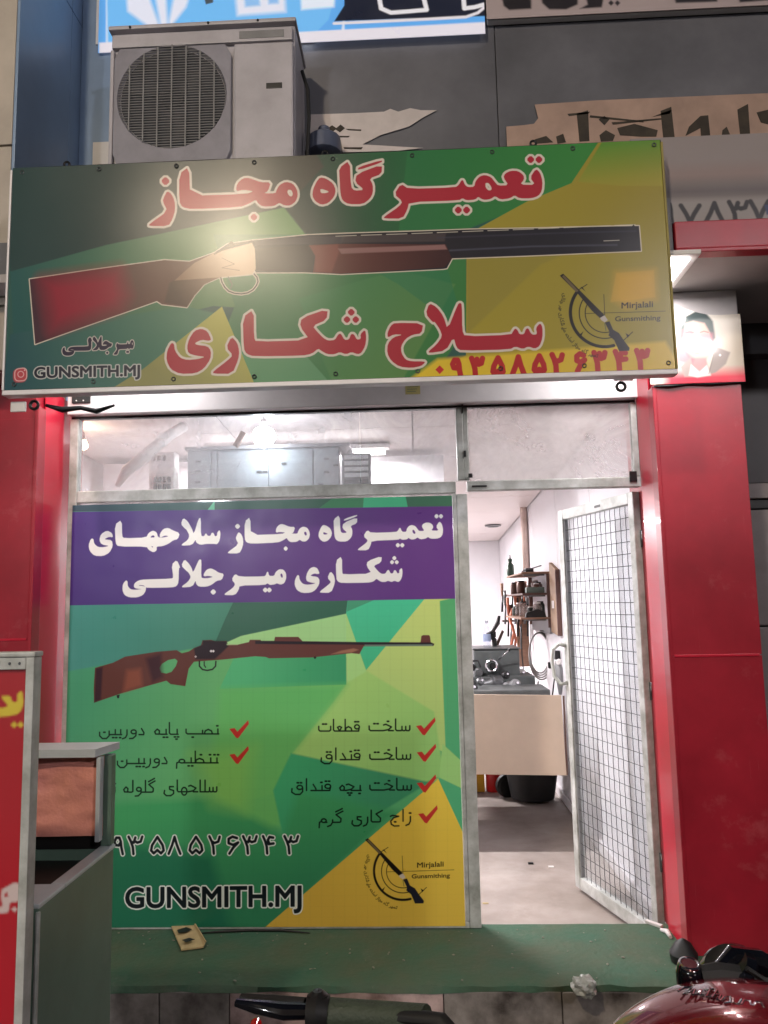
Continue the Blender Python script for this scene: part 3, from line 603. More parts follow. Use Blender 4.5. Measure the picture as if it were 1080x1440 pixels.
# ================================================================== materials used around the scene
M_alu = mat('aluminium_frame', (206,208,206), .42, .15, .22, 9, .05, 60, col2=(150,152,146))
M_aluw = mat('white_aluminium', (222,218,220), .4, .1, .12, 7, .04, 60)
M_red = mat('red_cladding', (196,22,52), .3, 0, .2, 2, .02, 4, coat=.1, scratch=(200,90,100), samt=.35)
M_redd = mat('red_cladding_dull', (172,28,48), .36, 0, .35, 2.2, .12, 5, coat=.15, scratch=(196,110,112), samt=.55)
M_redbox = mat('red_vinyl', (168,26,38), .4, 0, .25, 4)
M_beige = mat('beige_composite', (178,168,156), .5, 0, .2, 4, .05, 20)
M_bluelit = mat('blue_lit_composite', (128,150,178), .38, .1, .15, 3, .03, 8)  # blue glow of the light box put into the base colour
M_dark = mat('dark_grey_cladding', (108,108,114), .4, 0, .5, 1.1, .04, 4)
M_darkp = mat('dark_plastic', (22,22,24), .4)
M_black = mat('black_rubber', (14,14,15), .55)
M_blackg = mat('glossy_black_plastic', (12,13,20), .12, coat=.6)
M_chrome = mat('chrome', (210,210,214), .12, 1., .08)
M_white = mat('white_paint', (216,212,210), .5, 0, .1, 5, .04, 40)
M_acw = mat('yellowed_white_casing', (178,174,180), .48, 0, .22, 4, .03, 30, scratch=(110,104,100), samt=.35)
M_acd = mat('fan_dark', (44,46,54), .6)
M_soffit = mat('soffit_grey', (176,170,170), .6, 0, .18, 2.5, .04, 30)
M_wall = mat('interior_pale_wall', (220,218,222), .5, 0, .08, 2, .03, 20)
M_ceil = mat('ceiling_panel', (226,216,214), .42, 0, .08, 2)
M_floor = mat('worn_interior_floor', (166,156,150), .55, 0, .35, 2.2, .12, 30, col2=(130,118,110), scratch=(96,80,74), samt=.45)
M_step = mat('green_worn_paint', (44,86,66), .75, 0, .4, 3.2, .5, 40, col2=(70,80,60), scratch=(112,114,100), samt=.6)
M_stone = mat('grimy_stone_tile', (158,150,144), .6, 0, .55, 5, .2, 30, col2=(52,44,40))
M_stonep = mat('pinkish_stone_tile', (206,180,176), .5, 0, .4, 7, .15, 30, col2=(116,96,90))
M_asph = mat('asphalt', (60,58,56), .85, 0, .4, 8, .6, 120)
M_wood = mat('pale_wood', (150,114,92), .6, 0, .35, 8, .1, 30, stretch=(1,1,8))
M_woodd = mat('brown_wood', (100,70,62), .6, 0, .35, 8, .1, 30)
M_hard = mat('hardboard', (200,180,162), .62, 0, .14, 3, .03, 60)
M_steel = mat('dull_steel', (120,122,124), .35, .8, .3, 10)
M_mach = mat('machine_grey', (84,88,88), .45, .1, .3, 9)
M_green = mat('painted_green_metal', (104,130,116), .4, .05, .3, 3.5, .08, 10, scratch=(150,160,150), samt=.35)
M_shelf = mat('white_edge_metal', (196,204,206), .4, .1, .2, 5)
M_glass = glass_mat('clear_glass', dirt=.42, dirtcol=(.66,.66,.68), scale=2.6, lo=.36, hi=.7)
M_glassd = glass_mat('dusty_glass', dirt=.68, dirtcol=(.70,.67,.67), scale=3.2, lo=.35, hi=.72)
M_wire = mat('wire_black', (28,26,28), .5, .3)
M_tube = emit_mat('lamp_tube_white', (1, .96, .95), 14)
M_yel = mat('yellow_paint', (214,160,20), .5)
M_extr = mat('extinguisher_red', (196,30,28), .3)
M_card = mat('cardboard', (178,158,116), .8, 0, .25, 20, .1, 60)
M_bag = mat('crumpled_plastic', (158,160,154), .35, 0, .25, 25, .5, 30)
M_orange = mat('orange_tape', (190,110,82), .5, 0, .3, 12)
M_foil = mat('wrinkled_salmon_foil', (222,150,128), .34, 0, .45, 4, 1., 16, col2=(200,132,130), scratch=(232,170,150), samt=.5)
M_tank = mat('metallic_maroon_paint', (116,6,24), .18, .25, .12, 40, coat=1.)
M_gripg = mat('olive_rubber', (56,66,52), .6, 0, .3, 30, .3, 200)
M_lens = mat('red_lens', (150,16,16), .12, coat=.8)
M_grey = mat('grey_plastic', (130,130,132), .45)
M_hose = mat('grey_hose', (150,148,146), .45)
M_copper = mat('peach_pipe', (226,204,194), .5)
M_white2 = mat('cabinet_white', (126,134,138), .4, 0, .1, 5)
M_cork = mat('worn_board', (164,132,104), .7, 0, .4, 9, .1, 30)
M_tan = mat('tan_paper', (196,184,120), .7)

# ================================================================== setting
# ground of the street, raised step, shop floor
struct('street', box(bm_new(), -14, 14, -12, 3.9, -.42, -.30), M_asph)
struct('far_ground', box(bm_new(), -60, 60, -60, -12.01, -.44, -.32), M_asph)
bm = bmesh.new(); N = 60
bot = [bm.verts.new((-2.4+4.4*i/N, 3.62, -.062)) for i in range(N+1)]
rows = []
for (y, z) in ((3.62, 0), (3.4, 0.0), (3.2, 0.), (3.11, -.001), (3.085, -.008), (3.078, -.028)):
    rows.append([bm.verts.new((-2.4+4.4*i/N, y+(random.uniform(-.009,.009) if y < 3.1 else 0), z+(random.uniform(-.004,.001) if y < 3.3 else random.uniform(-.0015, 0)))) for i in range(N+1)])
for a, b in zip(rows, rows[1:]):
    for i in range(N): bm.faces.new((a[i], a[i+1], b[i+1], b[i])).smooth = True
for i in range(N): bm.faces.new((rows[-1][i], rows[-1][i+1], bot[i+1], bot[i]))
bmesh.ops.recalc_face_normals(bm, faces=bm.faces[:])
step = struct('step', bm, M_step)
struct('step_core', box(bm_new(), -2.4, 2.0, 3.095, 3.61, -.305, -.065), M_stone)
for i, (xa, xb, mm) in enumerate(((-2.4,-1.02,M_stone),(-1.016,-.75,M_stone),(-.746,.06,M_stonep),(.064,.5,M_stone),(.504,1.2,M_stone),(1.204,2.0,M_stone))):
    obj('stone_tile', box(bm_new(), xa, xb, 3.078+.003*(i % 2), 3.0945, -.30, -.030, .003), mm, step)
FZ = -.13
struct('shop_floor', box(bm_new(), -2.2, 1.13, 3.625, 10.3, FZ-.1, FZ), M_floor)
struct('doorway_lip', box(bm_new(), -1.6, 1.04, 3.6205, 3.6245, FZ, -.002), M_alu)
# interior walls and ceiling (ceiling falls slightly to the rear)
XW = 1.12
struct('wall_right', box(bm_new(), XW, XW+.1, 3.66, 10.4, FZ-.1, 2.62), M_wall)
struct('wall_left', box(bm_new(), -2.3, -2.2, 3.66, 10.4, FZ-.1, 2.62), M_wall)
struct('wall_back', box(bm_new(), -2.2, XW, 10.3, 10.4, FZ-.1, 2.62), M_wall)
ceil = struct('ceiling', hexa(bm_new(), [(-2.2,3.66,2.56),(XW,3.66,2.56),(XW,10.3,2.30),(-2.2,10.3,2.30),(-2.2,3.66,2.62),(XW,3.66,2.62),(XW,10.3,2.4),(-2.2,10.3,2.4)]), M_ceil)
zc = lambda y: 2.50-(y-3.66)*.0405
ys = [3.68,4.5,5.3,6.1,6.95,7.8,8.65,9.5,10.28]
xs_ = [-2.19,-1.1,0.0,XW-.01]
for a, b in zip(ys, ys[1:]):
    for p, q in zip(xs_, xs_[1:]):
        obj('ceiling_panel', hexa(bm_new(), [(p+.004,a+.004,zc(a)),(q-.004,a+.004,zc(a)),(q-.004,b-.004,zc(b)),(p+.004,b-.004,zc(b)),(p+.004,a+.004,zc(a)+.012),(q-.004,a+.004,zc(a)+.012),(q-.004,b-.004,zc(b)+.012),(p+.004,b-.004,zc(b)+.012)]), M_ceil, ceil)
# wall panel joints on the right wall
wr = bpy.data.objects['wall_right']
for a, b in zip([3.7,4.9,6.1,7.3,8.5,9.7],[4.9,6.1,7.3,8.5,9.7,10.29]):
    obj('wall_panel', box(bm_new(), XW-.008, XW-.001, a+.004, b-.004, FZ+.02, zc(b)-.01, .002), M_wall, wr)
struct('skirting', box(bm_new(), XW-.03, XW-.0085, 3.75, 10.25, FZ+.001, FZ+.07, .004), M_aluw)

# facade behind and above
up = struct('upper_wall', box(bm_new(), -1.73, 4.2, 3.78, 3.95, 2.62, 7.2), M_dark)
for k, (xa, xb) in enumerate(((-1.715,.483),(.487,2.8),(2.804,4.15))):
    for (za, zb) in ((2.85,5.3),(5.304,7.1)):
        obj('cladding_panel', box(bm_new(), xa, xb, 3.75+.003*((k*7) % 3), 3.779, za, zb, .003), M_dark, up)
struct('bulkhead_wall', box(bm_new(), -2.2, 1.4, 3.64, 3.74, 2.56, 2.85), M_soffit)
struct('canopy_soffit', box(bm_new(), -2.3, 4.2, 2.955, 3.745, 2.765, 2.80), M_soffit)
struct('canopy_roof', box(bm_new(), -2.3, 4.2, 2.98, 3.745, 2.803, 2.95), M_dark)
# left neighbour: beige pier, side wall colour holds the light box glow
pier = thing('neighbour_pier', 'beige clad pier at the left edge with a side wall coloured as lit blue', 'pier')
def panelset(nm, rects, m, par):
    for r in rects: part(nm, box(bm_new(), *r, .003), m, par)
part('core', box(bm_new(), -3.4, -1.735, 3.12, 3.95, 2.44, 7.2), M_beige, pier)
panelset('cladding_panel', [(-2.6,-1.733,3.095,3.118,2.44,2.72),(-2.6,-1.733,3.095,3.118,2.728,3.455),(-2.6,-1.733,3.095,3.118,3.465,4.6),(-2.6,-1.733,3.095,3.118,4.607,5.9)], M_beige, pier)
panelset('side_panel', [(-1.734,-1.72,3.10,3.60,2.44,4.53),(-1.734,-1.72,3.605,3.748,2.44,4.53),(-1.734,-1.72,3.10,3.60,4.536,6.2),(-1.734,-1.72,3.605,3.748,4.536,6.2)], M_bluelit, pier)
part('fascia_strip', box(bm_new(), -1.718, -1.50, 3.715, 3.745, 2.96, 5.6, .003), M_bluelit, pier)
for (z0, z1) in ((4.42,4.80),(3.62,3.86)):
    part('white_tape', box(bm_new(), -1.66+.02, -1.555, 3.709, 3.7145, z0, z1), M_white, pier)
# right neighbour
M_greyl = mat('neighbour_grey', (150,142,142), .5)
M_dkl = mat('neighbour_dark', (64,60,64), .45)
nb = thing('neighbour_shopfront', 'dark neighbouring shopfront seen past the right red pillar', 'shopfront')
part('dark_panel', box(bm_new(), 1.5, 3.6, 3.86, 3.9, 1.98, 2.76, .004), M_dkl, nb)
part('grey_rail', box(bm_new(), 1.5, 3.6, 3.82, 3.86, 1.90, 1.975, .004), M_greyl, nb)
part('dark_rail', box(bm_new(), 1.5, 3.6, 3.84, 3.88, 1.85, 1.895, .004), M_darkp, nb)
for z0, z1 in ((1.28,1.845),(.72,1.272),(.1,.712),(-.3,.092)): part('shutter_panel', box(bm_new(), 1.5, 3.6, 3.84, 3.88, z0, z1, .006), M_greyl, nb)
part('rear_board', box(bm_new(), 1.3, 3.7, 3.9, 3.98, -.3, 2.76), M_darkp, nb)

# ================================================================== pillars
def pillar(sign_, label):
    x_in, x_out, yf = (1.056, 1.425, 3.30) if sign_ > 0 else (-1.685, -2.30, 3.30)
    p = thing('red_pillar', label, 'pillar', group='red clad pillars either side of the shop')
    a, b = min(x_in, x_out), max(x_in, x_out)
    part('core', box(bm_new(), a+.006, b-.006, yf+.006, 3.80, -.002 if sign_ > 0 else -.3, 2.44), M_redd, p)
    cuts = [.0, 1.18, 2.34] if sign_ > 0 else [-.3, 1.30, 2.28]
    for z0, z1 in zip(cuts, cuts[1:]):
        part('face_panel', box(bm_new(), a, b, yf, yf+.0055, z0+.002, z1-.002, .0015), M_redd, p)
    # inner return: narrow fold then the glossy jamb
    s = -1 if sign_ > 0 else 1
    xj = x_in
    part('jamb_panel', box(bm_new(), *sorted((xj, xj+s*.0055)), yf+.075, 3.56, .001, 2.44, .001), M_red, p)
    part('folded_edge', box(bm_new(), *sorted((xj-s*.006, xj+s*.012)), yf-.004, yf+.07, .001, 2.335, .004), M_redd, p)
    part('seam_trim', box(bm_new(), a+.01, b-.01, yf-.004, yf-.0005, cuts[1]-.005, cuts[1]+.005, .001), M_red, p)
    return p
pR = pillar(1, 'red clad pillar to the right of the mesh door')
part('head_panel', box(bm_new(), 1.062, 1.44, 3.31, 3.79, 2.441, 2.764, .004), M_soffit, pR)
part('broken_edge', tube(bm_new(), [(1.05,3.295,2.335),(1.12,3.29,2.332),(1.2,3.293,2.338),(1.3,3.29,2.335),(1.44,3.292,2.34)], [.004,.006,.003,.005,.004], 5), M_darkp, pR)
pL = pillar(-1, 'red clad pillar to the left of the green banner')
part('head_panel', box(bm_new(), -2.3, -1.69, 3.31, 3.6, 2.441, 2.764, .004), M_beige, pL)

# ================================================================== shopfront frame with its glass
sf = thing('shopfront_frame', 'silver aluminium shopfront frame around the window and doorway', 'shopfront')
FX0, FX1 = -1.655, 1.052
def fr(nm, x0, x1, z0, z1, m=M_alu, y0=3.572, y1=3.618, bev=.004): return part(nm, box(bm_new(), x0, x1, y0, y1, z0, z1, bev), m, sf)
fr('header_box', FX0, FX1, 2.353, 2.50, M_aluw, 3.535, 3.64, .006)
fr('track_shadow_rail', FX0, FX1, 2.341, 2.3525, M_darkp, 3.585, 3.62, .002)
fr('post', FX0, FX0+.042, .001, 2.3405)
fr('post', .197, .247, .001, 1.925); fr('post', .2055, .238, 1.991, 2.3405); fr('post', .2385, .262, 1.991, 2.3405, M_alu, 3.58, 3.618)
fr('post', 1.024, FX1, 1.986, 2.3405)
fr('transom_rail', FX0+.043, .196, 1.93, 1.985); fr('transom_rail', .248, FX1, 1.938, 1.985)
fr('sill_rail', FX0+.043, .196, .001, .028, M_alu)
fr('stile', .178, .196, .029, 1.929)
part('transom_glass', box(bm_new(), FX0+.043, -.255, 3.593, 3.598, 1.986, 2.3405), M_glass, sf)
part('transom_glass', box(bm_new(), -.2505, .2045, 3.593, 3.598, 1.986, 2.3405), M_glass, sf)
part('transom_glass', box(bm_new(), .2625, 1.0235, 3.593, 3.598, 1.986, 2.3405), M_glassd, sf)
part('window_glass', box(bm_new(), FX0+.043, .177, 3.594, 3.600, .029, 1.929), M_glassd, sf)
for (x, z) in ((-1.585, 2.43), (.99, 2.462)):
    hp = part('corner_plate', box(bm_new(), x-.045, x+.045, 3.526, 3.534, z-.024, z+.024, .003), M_darkp if x < 0 else M_alu, sf)
    for dx in (-.022, .012):
        for dz in (-.012, .012): sub('rivet', lathe(bm_new(), [(.004,0),(.003,.003)], (x+dx, 3.526, z+dz), (0,-1,0), 8), M_white, hp)
part('paper_sticker', box(bm_new(), -.03, .04, 3.5335, 3.5345, 2.40, 2.48), M_tan, sf)
for i in range(6): 
    z = 2.47-.011*i
    part('sticker_line', box(bm_new(), -.022, .032-.006*(i % 3), 3.5325, 3.5332, z-.0025, z), M_darkp if i == 0 else M_green, sf)
for (x0, z0, w_, h_) in ((.235,2.31,.006,.05),(.236,2.1,.012,.03),(.27,1.955,.07,.008),(1.0,1.96,.035,.05),(.255,2.0,.02,.02)):
    part('dark_putty', box(bm_new(), x0, x0+w_, 3.566, 3.5715, z0, z0+h_, .002), M_darkp, sf)

# green printed banner on the window
cb = make_banner_print(); imgB = cb.image('window_banner_print', 1.03)
M_banner = print_mat('banner_vinyl', imgB, .3, .4, bump=.12, bscale=2.5, weave=.04)
tag(img_face('window_banner', cb, 1, M_banner, x0=-1.63, x1=.176, z0=.012, z1=1.918, wav=.0015, nx=30, nz=30, dy=-.016),
    'green and yellow printed banner with purple heading and target rifle filling the shop window', 'banner')
# ================================================================== the big shop sign
cs = make_sign_print(); imgS = cs.image('shop_sign_print', .80)
M_sign = print_mat('sign_vinyl', imgS, .55, .15, bump=.10, bscale=1.6, weave=.03, coat=.7, crough=.26)
sg = thing('shop_sign', 'large green and yellow shop sign with red Persian lettering and a shotgun', 'sign', (-.29, 2.84, 2.26))
o = img_face('printed_sheet', cs, 1, M_sign, wav=.0022, nx=60, nz=20, x0=-1.568, x1=.982, z0=2.268, z1=3.178)
o.parent = sg; o.location = -Vector(sg.location)
def sp(nm, bm, m): return part(nm, bm, m, sg)
sp('frame_rail', box(bm_new(), -1.575, .99, 2.812, 2.865, 2.246, 2.266, .004), M_aluw)
sp('frame_rail', box(bm_new(), -1.575, .99, 2.83, 2.865, 3.17, 3.188, .004), M_darkp)
sp('frame_post', box(bm_new(), -1.577, -1.5685, 2.813, 2.865, 2.267, 3.168, .002), M_aluw)
sp('frame_post', box(bm_new(), .9825, .991, 2.813, 2.865, 2.267, 3.168, .002), mat('olive_vinyl_fold', (150,136,60), .5))
sp('backing', box(bm_new(), -1.567, .981, 2.828, 2.862, 2.267, 3.168), M_darkp)
for x, z in ((-1.36,3.198),(-.32,3.196),(.5,3.2)): sp('hook', torus(bm_new(), (x, 2.84, z), .011, .0045, (0,1,0), seg=14, s2=6), M_darkp)
for x in (.79, -1.47): sp('lower_hook', torus(bm_new(), (x, 2.86, 2.217), .016, .006, (0,1,0), seg=14, s2=6), M_darkp)
if True:
    for x in (-1.2,-.1,.8): sp('bracket', box(bm_new(), x-.02, x+.02, 2.866, 2.98, 2.70, 2.74, .003), M_steel)
for k in range(9):
    for z_ in (2.290, 3.158): sp('grommet', torus(bm_new(), (-1.53+k*.311, 2.8165, z_), .007, .0022, (0,1,0), seg=12, s2=5), M_steel)
sp('corner_clip', box(bm_new(), -1.56, -1.50, 2.85, 2.86, 2.19, 2.231, .004), M_white)
tag(obj('cable_bundle', tube(bm_new(), [(-1.46,2.93,2.235),(-1.40,2.95,2.22),(-1.33,2.96,2.228),(-1.27,2.97,2.215),(-1.20,2.98,2.24)], [.006,.013,.009,.012,.005], 7), M_darkp), 'dark bundled cables under the left end of the big sign', 'cables')

# ================================================================== right fascia: red beam, painted board
fb = thing('fascia_beam', 'red metal fascia beam to the right of the big sign', 'beam')
part('face', box(bm_new(), 1.045, 4.2, 2.90, 2.93, 2.772, 2.885, .004), M_redd, fb)
part('lip', box(bm_new(), 1.045, 4.2, 2.895, 2.953, 2.755, 2.771, .003), M_redd, fb)
part('end_bracket', box(bm_new(), .97, 1.04, 2.91, 2.95, 2.77, 2.99, .006), M_grey, fb)
cd_ = Canvas(.9, 2.2, 2.886, 3.25, 2.93, 300, (150,140,138))
cd_.fill([(900,238),(1080,232),(1080,262),(900,262)], (150,132,128), soft=8); cd_.fill([(900,262),(1100,255),(1100,280),(900,285)], (112,104,106), soft=10)
cd_.fill([(900,285),(1100,278),(1100,340),(900,340)], (158,152,150), soft=4)
digits(cd_, '97837', [(940,303,14,30),(969,303,27,24),(1003,301,26,28),(1037,300,28,28),(1066,298,26,26)], 5.5, (52,50,56))
cd_.fill([(1073,290),(1100,290),(1100,305),(1076,304)], (60,70,110), soft=1)
M_digb = print_mat('painted_board', cd_.image('board_print', .8), .5)
tag(img_face('painted_board', cd_, 1, M_digb, nx=6, nz=2, thick=.012), 'grey board with hand painted numerals above the red beam', 'board')

# upper shop boards
cl = Canvas(-1.62, .43, 4.36, 5.1, 3.70, 220, (96,170,240))
cl.fill([(150,-60),(490,-60),(470,0),(462,28),(430,60),(150,78)], (112,186,246)); cl.fill([(150,-20),(152,80),(480,48),(484,20),(484,62),(150,90)], (235,240,250), soft=1.5)
cl.fill([(140,60),(700,30),(700,60),(140,95)], (226,224,236), soft=1.)
lil = (222,228,246)
cl.fill([(176,-30),(200,-30),(226,40),(214,41),(180,16)], lil, soft=2.5); cl.fill([(214,-30),(232,-30),(236,34),(231,40),(226,34)], lil, soft=2.5); cl.fill([(250,-30),(274,-30),(262,10),(240,38),(238,30)], lil, soft=2.5)
cl.fill([(330,-20),(334,22),(402,17),(400,-20)], lil, soft=3); cl.fill([(342,-14),(345,10),(366,8),(364,-14)], (140,190,240), soft=2); cl.fill([(376,-14),(378,6),(392,5),(391,-14)], (140,190,240), soft=2)
cl.fill([(286,-10),(290,6),(300,2),(298,-10)], (70,80,90), soft=1.5)
cl.fill([(422,-20),(424,14),(470,10),(472,-20)], (222,234,250), soft=2); cl.fill([(286,-10),(290,6),(300,4),(298,-10)], (70,80,90))
cl.fill([(486,-60),(484,8),(470,30),(700,22),(700,-60)], (28,32,48))
cl.stroke([[(538,-30),(533,-5),(536,12),(550,18),(600,14),(594,-10)]], 5, (225,225,232)); cl.stroke([[(650,-20),(653,12),(668,10),(690,4)]], 5, (225,225,232))
cl.stroke([[(470,33),(600,27),(655,24),(672,18),(684,8)]], 3.5, (222,218,226))
M_lb = print_mat('backlit_face', cl.image('upper_sign_print', .8), .3, .5, emis=.6)
lb = thing('light_box_sign', 'backlit blue and navy sign above the air conditioner', 'sign')
o = img_face('printed_face', cl, 1, M_lb, nx=10, nz=4, thick=.004); o.parent = lb
# only the blue left half is lit strongly: cut canvas face ends at the rounded corner
part('case', box(bm_new(), -1.615, .42, 3.706, 3.745, 4.44, 5.1, .006), M_white, lb)
cr = Canvas(.44, 2.6, 4.38, 5.1, 3.70, 200, (196,180,180))
dk = (40,34,40)
for P in ([(704,-10),(708,8),(716,14),(747,12),(747,-10)], [(760,-20),(762,4),(772,13),(796,13),(812,6),(814,-20)], [(822,-10),(826,6),(815,12),(846,10),(850,-10)], [(946,-10),(950,4),(1008,2),(1010,-10)], [(1030,-20),(1040,3),(1085,0),(1085,-20)]): cr.fill(P, dk, soft=1)
for x, y in ((859,4),(868,4)): cr.fill([dm(x, y, 4)], dk)
M_lb2 = print_mat('unlit_face', cr.image('upper_sign_print_b', .75), .4, .5)
ls = thing('upper_shop_sign', 'pale unlit shop sign with dark letters along the top right', 'sign')
o = img_face('printed_face', cr, 1, M_lb2, nx=6, nz=4, thick=.004, z0=4.44); o.parent = ls
part('case', box(bm_new(), .445, 2.6, 3.706, 3.745, 4.44, 5.1, .006), M_white, ls)

# torn paper banners on the dark wall
def sheet(poly_px, Y, m, name, label, marks=(), mm=None, curl=None):
    bm = bmesh.new(); P = [at(x, y, Y) for x, y in poly_px]
    prism(bm, P, (0, .003, 0)); o = obj(name, bm, m); tag(o, label, 'torn banner')
    for k, q in enumerate(marks):
        obj('letter_remnant', prism(bm_new(), [at(x, y, Y-.002) for x, y in q], (0, .0015, 0)), mm or M_faded, o)
    return o
M_faded = mat('faded_ink', (66,58,48), .8, 0, .5, 14)
M_torn = mat('aged_banner_paper', (176,148,132), .7, 0, .3, 4, .2, 12)
M_tornw = mat('torn_white_paper', (206,196,192), .6, 0, .2, 6, .2, 12)
sheet([(752,147),(840,141),(960,136),(1080,131),(1140,129),(1140,215),(714,226),(712,178),(736,176),(751,174),(757,166)], 3.742, M_torn, 'torn_banner', 'beige torn banner strip with remnants of dark letters above the big sign',
      [[(811,160),(827,155),(829,198),(815,199)], [(798,160),(830,157),(827,160),(800,163)], [(929,156),(944,150),(949,195),(933,196)], [(918,164),(944,154),(942,160)], [(1037,154),(1052,146),(1055,190),(1041,191)],
       [(969,178),(985,163),(996,162),(999,192),(986,192),(985,180),(964,191)], [(842,168),(850,163),(857,168),(850,176)], [(868,180),(892,174),(925,183),(923,192),(900,192),(872,190)], [(843,190),(852,183),(865,190),(862,198),(845,199)],
       [(1016,183),(1022,178),(1027,190),(1015,192)], [(752,196),(768,191),(778,200),(753,202)], [(782,192),(792,188),(796,200),(784,202)], [(1064,158),(1085,153),(1085,176),(1070,172)], [(830,162),(905,170),(905,172),(829,165)], [(860,172),(930,166),(930,168),(862,175)]])
o = sheet([(434,161),(500,159),(540,157),(549,153),(560,157),(577,152),(592,155),(614,155),(595,165),(575,178),(558,183),(535,190),(509.5,203),(560,206),(595,208),(560,212),(482,214),(479,196),(434,196)], 3.74, M_tornw, 'torn_banner', 'white torn paper banner hanging beside the air conditioner',
      [[(460,181),(467,176),(473,180),(479,175),(485,180),(478,186),(472,182),(466,186)], [(486,181),(508,182),(508,184),(490,183)], [(474,191),(492,191),(490,193),(476,193)], [(483,207),(510,207),(508,210),(484,209)]])
tag(obj('junction_box', lathe(bm_new(), [(.0,0),(.07,.0),(.088,.01),(.085,.09),(.06,.11),(.03,.12),(.03,.15),(0,.15)], at(456,214,3.66)+Vector((0,0,-.02)), (0,0,1), 14), mat('blue_grey_plastic', (88,96,118), .4)), 'round blue grey box on the canopy beside the air conditioner', 'box')

# ================================================================== air conditioner
ac = thing('air_conditioner', 'yellowed outdoor air conditioner unit standing above the big sign', 'air conditioner', (-.96, 3.5, 3.46))
X0, X1, Y0, Y1, Z0, Z1 = -1.41, -.515, 3.35, 3.67, 3.46, 4.215
fc = at(241, 139, Y0); fcx, fcz = fc.x+.002, fc.z+.012; frd = .265
part('casing', box(bm_new(), X0, X1, Y0+.02, Y1, Z0, Z1-.02, .012), M_acw, ac)
# front face plate with a round opening
bm = bmesh.new(); xd = at(328, 139, Y0).x
ringn = 40; ang = [2*math.pi*k/ringn for k in range(ringn)]
inner = [bm.verts.new((fcx+frd*math.cos(a), Y0-.002, fcz+frd*math.sin(a))) for a in ang]; inner2 = [bm.verts.new((fcx+(frd-.01)*math.cos(a), Y0+.018, fcz+(frd-.01)*math.sin(a))) for a in ang]
def sqp(a, x0, x1, z0, z1):
    c_, s_ = math.cos(a), math.sin(a); t = min([(v-o_)/d for v, o_, d in ((x1,fcx,c_),(x0,fcx,c_),(z1,fcz,s_),(z0,fcz,s_)) if abs(d) > 1e-6 and (v-o_)/d > 0])
    return (fcx+c_*t, Y0-.002, fcz+s_*t)
outer = [bm.verts.new(sqp(a, X0+.025, xd-.012, Z0+.03, Z1-.12)) for a in ang]
for k in range(ringn):
    j = (k+1) % ringn
    bm.faces.new((outer[k], outer[j], inner[j], inner[k])); bm.faces.new((inner[k], inner[j], inner2[j], inner2[k]))
part('fan_surround', bm, mat('fan_surround_grey', (138,136,146), .5), ac)
part('front_rail', box(bm_new(), X0+.01, X1-.01, Y0-.006, Y0+.02, Z1-.115, Z1-.045, .008), M_acw, ac)
part('corner_cover', box(bm_new(), xd+.004, X1-.008, Y0-.008, Y0+.02, Z0+.02, Z1-.125, .01), M_acw, ac)
part('corner_cover', box(bm_new(), X0+.005, X0+.023, Y0-.006, Y0+.02, Z0+.01, Z1-.125, .005), M_acw, ac)
part('top_lid', box(bm_new(), X0-.008, X1+.008, Y0-.01, Y1+.008, Z1-.022, Z1, .008), M_acw, ac)
part('fan_well', lathe(bm_new(), [(.0,.0),(frd-.012,0),(frd-.012,.001)], (fcx, Y0+.0195, fcz), (0,-1,0), 30), M_acd, ac)
for k in range(3):
    bm = bmesh.new(); a0 = k*2*math.pi/3+.4; pts = []
    for (r, a, y) in ((.05,-.2,.0),(.13,-.35,.0),(.22,-.1,.0),(.235,.45,-.008),(.15,.5,-.008),(.05,.5,-.008)):
        pts.append((fcx+r*math.cos(a0+a), Y0+.016+y*.6, fcz+r*math.sin(a0+a)))
    prism(bm, pts, (0,.002,0)); part('fan_blade', bm, M_acd, ac)
part('fan_hub', lathe(bm_new(), [(.055,0),(.05,.01),(.02,.014)], (fcx, Y0+.017, fcz), (0,-1,0), 16), M_acd, ac)
bm = bmesh.new()
nz_ = 40
for k in range(nz_):
    z = -frd+2*frd*(k+.5)/nz_; h = math.sqrt(max(frd**2-z*z, 0))-.004
    if h > .02: box(bm, fcx-h, fcx+h, Y0-.0035, Y0-.0005, fcz+z-.0016, fcz+z+.0016)
part('fan_guard', bm, M_grey, ac, kind='stuff')
for k in range(-3, 4):
    x = k*.068; h = math.sqrt(frd**2-x*x)
    part('guard_rib', box(bm_new(), fcx+x-.003, fcx+x+.003, Y0-.0075, Y0-.0036, fcz-h, fcz+h), M_grey, ac)
b1 = at(386, 122, Y0)
part('badge', box(bm_new(), b1.x-.038, b1.x+.038, Y0-.011, Y0-.0075, b1.z-.014, b1.z+.014, .002), M_darkp, ac)
part('name_plate', box(bm_new(), xd+.03, X1-.05, Y0-.0085, Y0-.006, Z1-.10, Z1-.062, .002), M_grey, ac)
for x, z in ((X0+.1, Z1-.035),(xd-.12, Z1-.033),(xd+.12, Z1-.033)): part('screw', lathe(bm_new(), [(.007,0),(.005,.004)], (x, Y0-.0105, z+.022), (0,-1,0), 8), M_darkp, ac)
part('cable', tube(bm_new(), [(X1+.012,3.5,4.05),(X1+.04,3.5,3.95),(X1+.045,3.5,3.8),(X1+.035,3.5,3.6),(X1+.04,3.5,3.3),(X1+.02,3.55,2.96)], .009, 8), M_black, ac)
for x in (X0+.1, X1-.1): part('bracket', box(bm_new(), x-.02, x+.02, Y0+.02, 3.748, 3.41, 3.458, .003), M_steel, ac); part('bracket_leg', box(bm_new(), x-.015, x+.015, Y0+.06, Y0+.09, 2.951, 3.409), M_steel, ac)
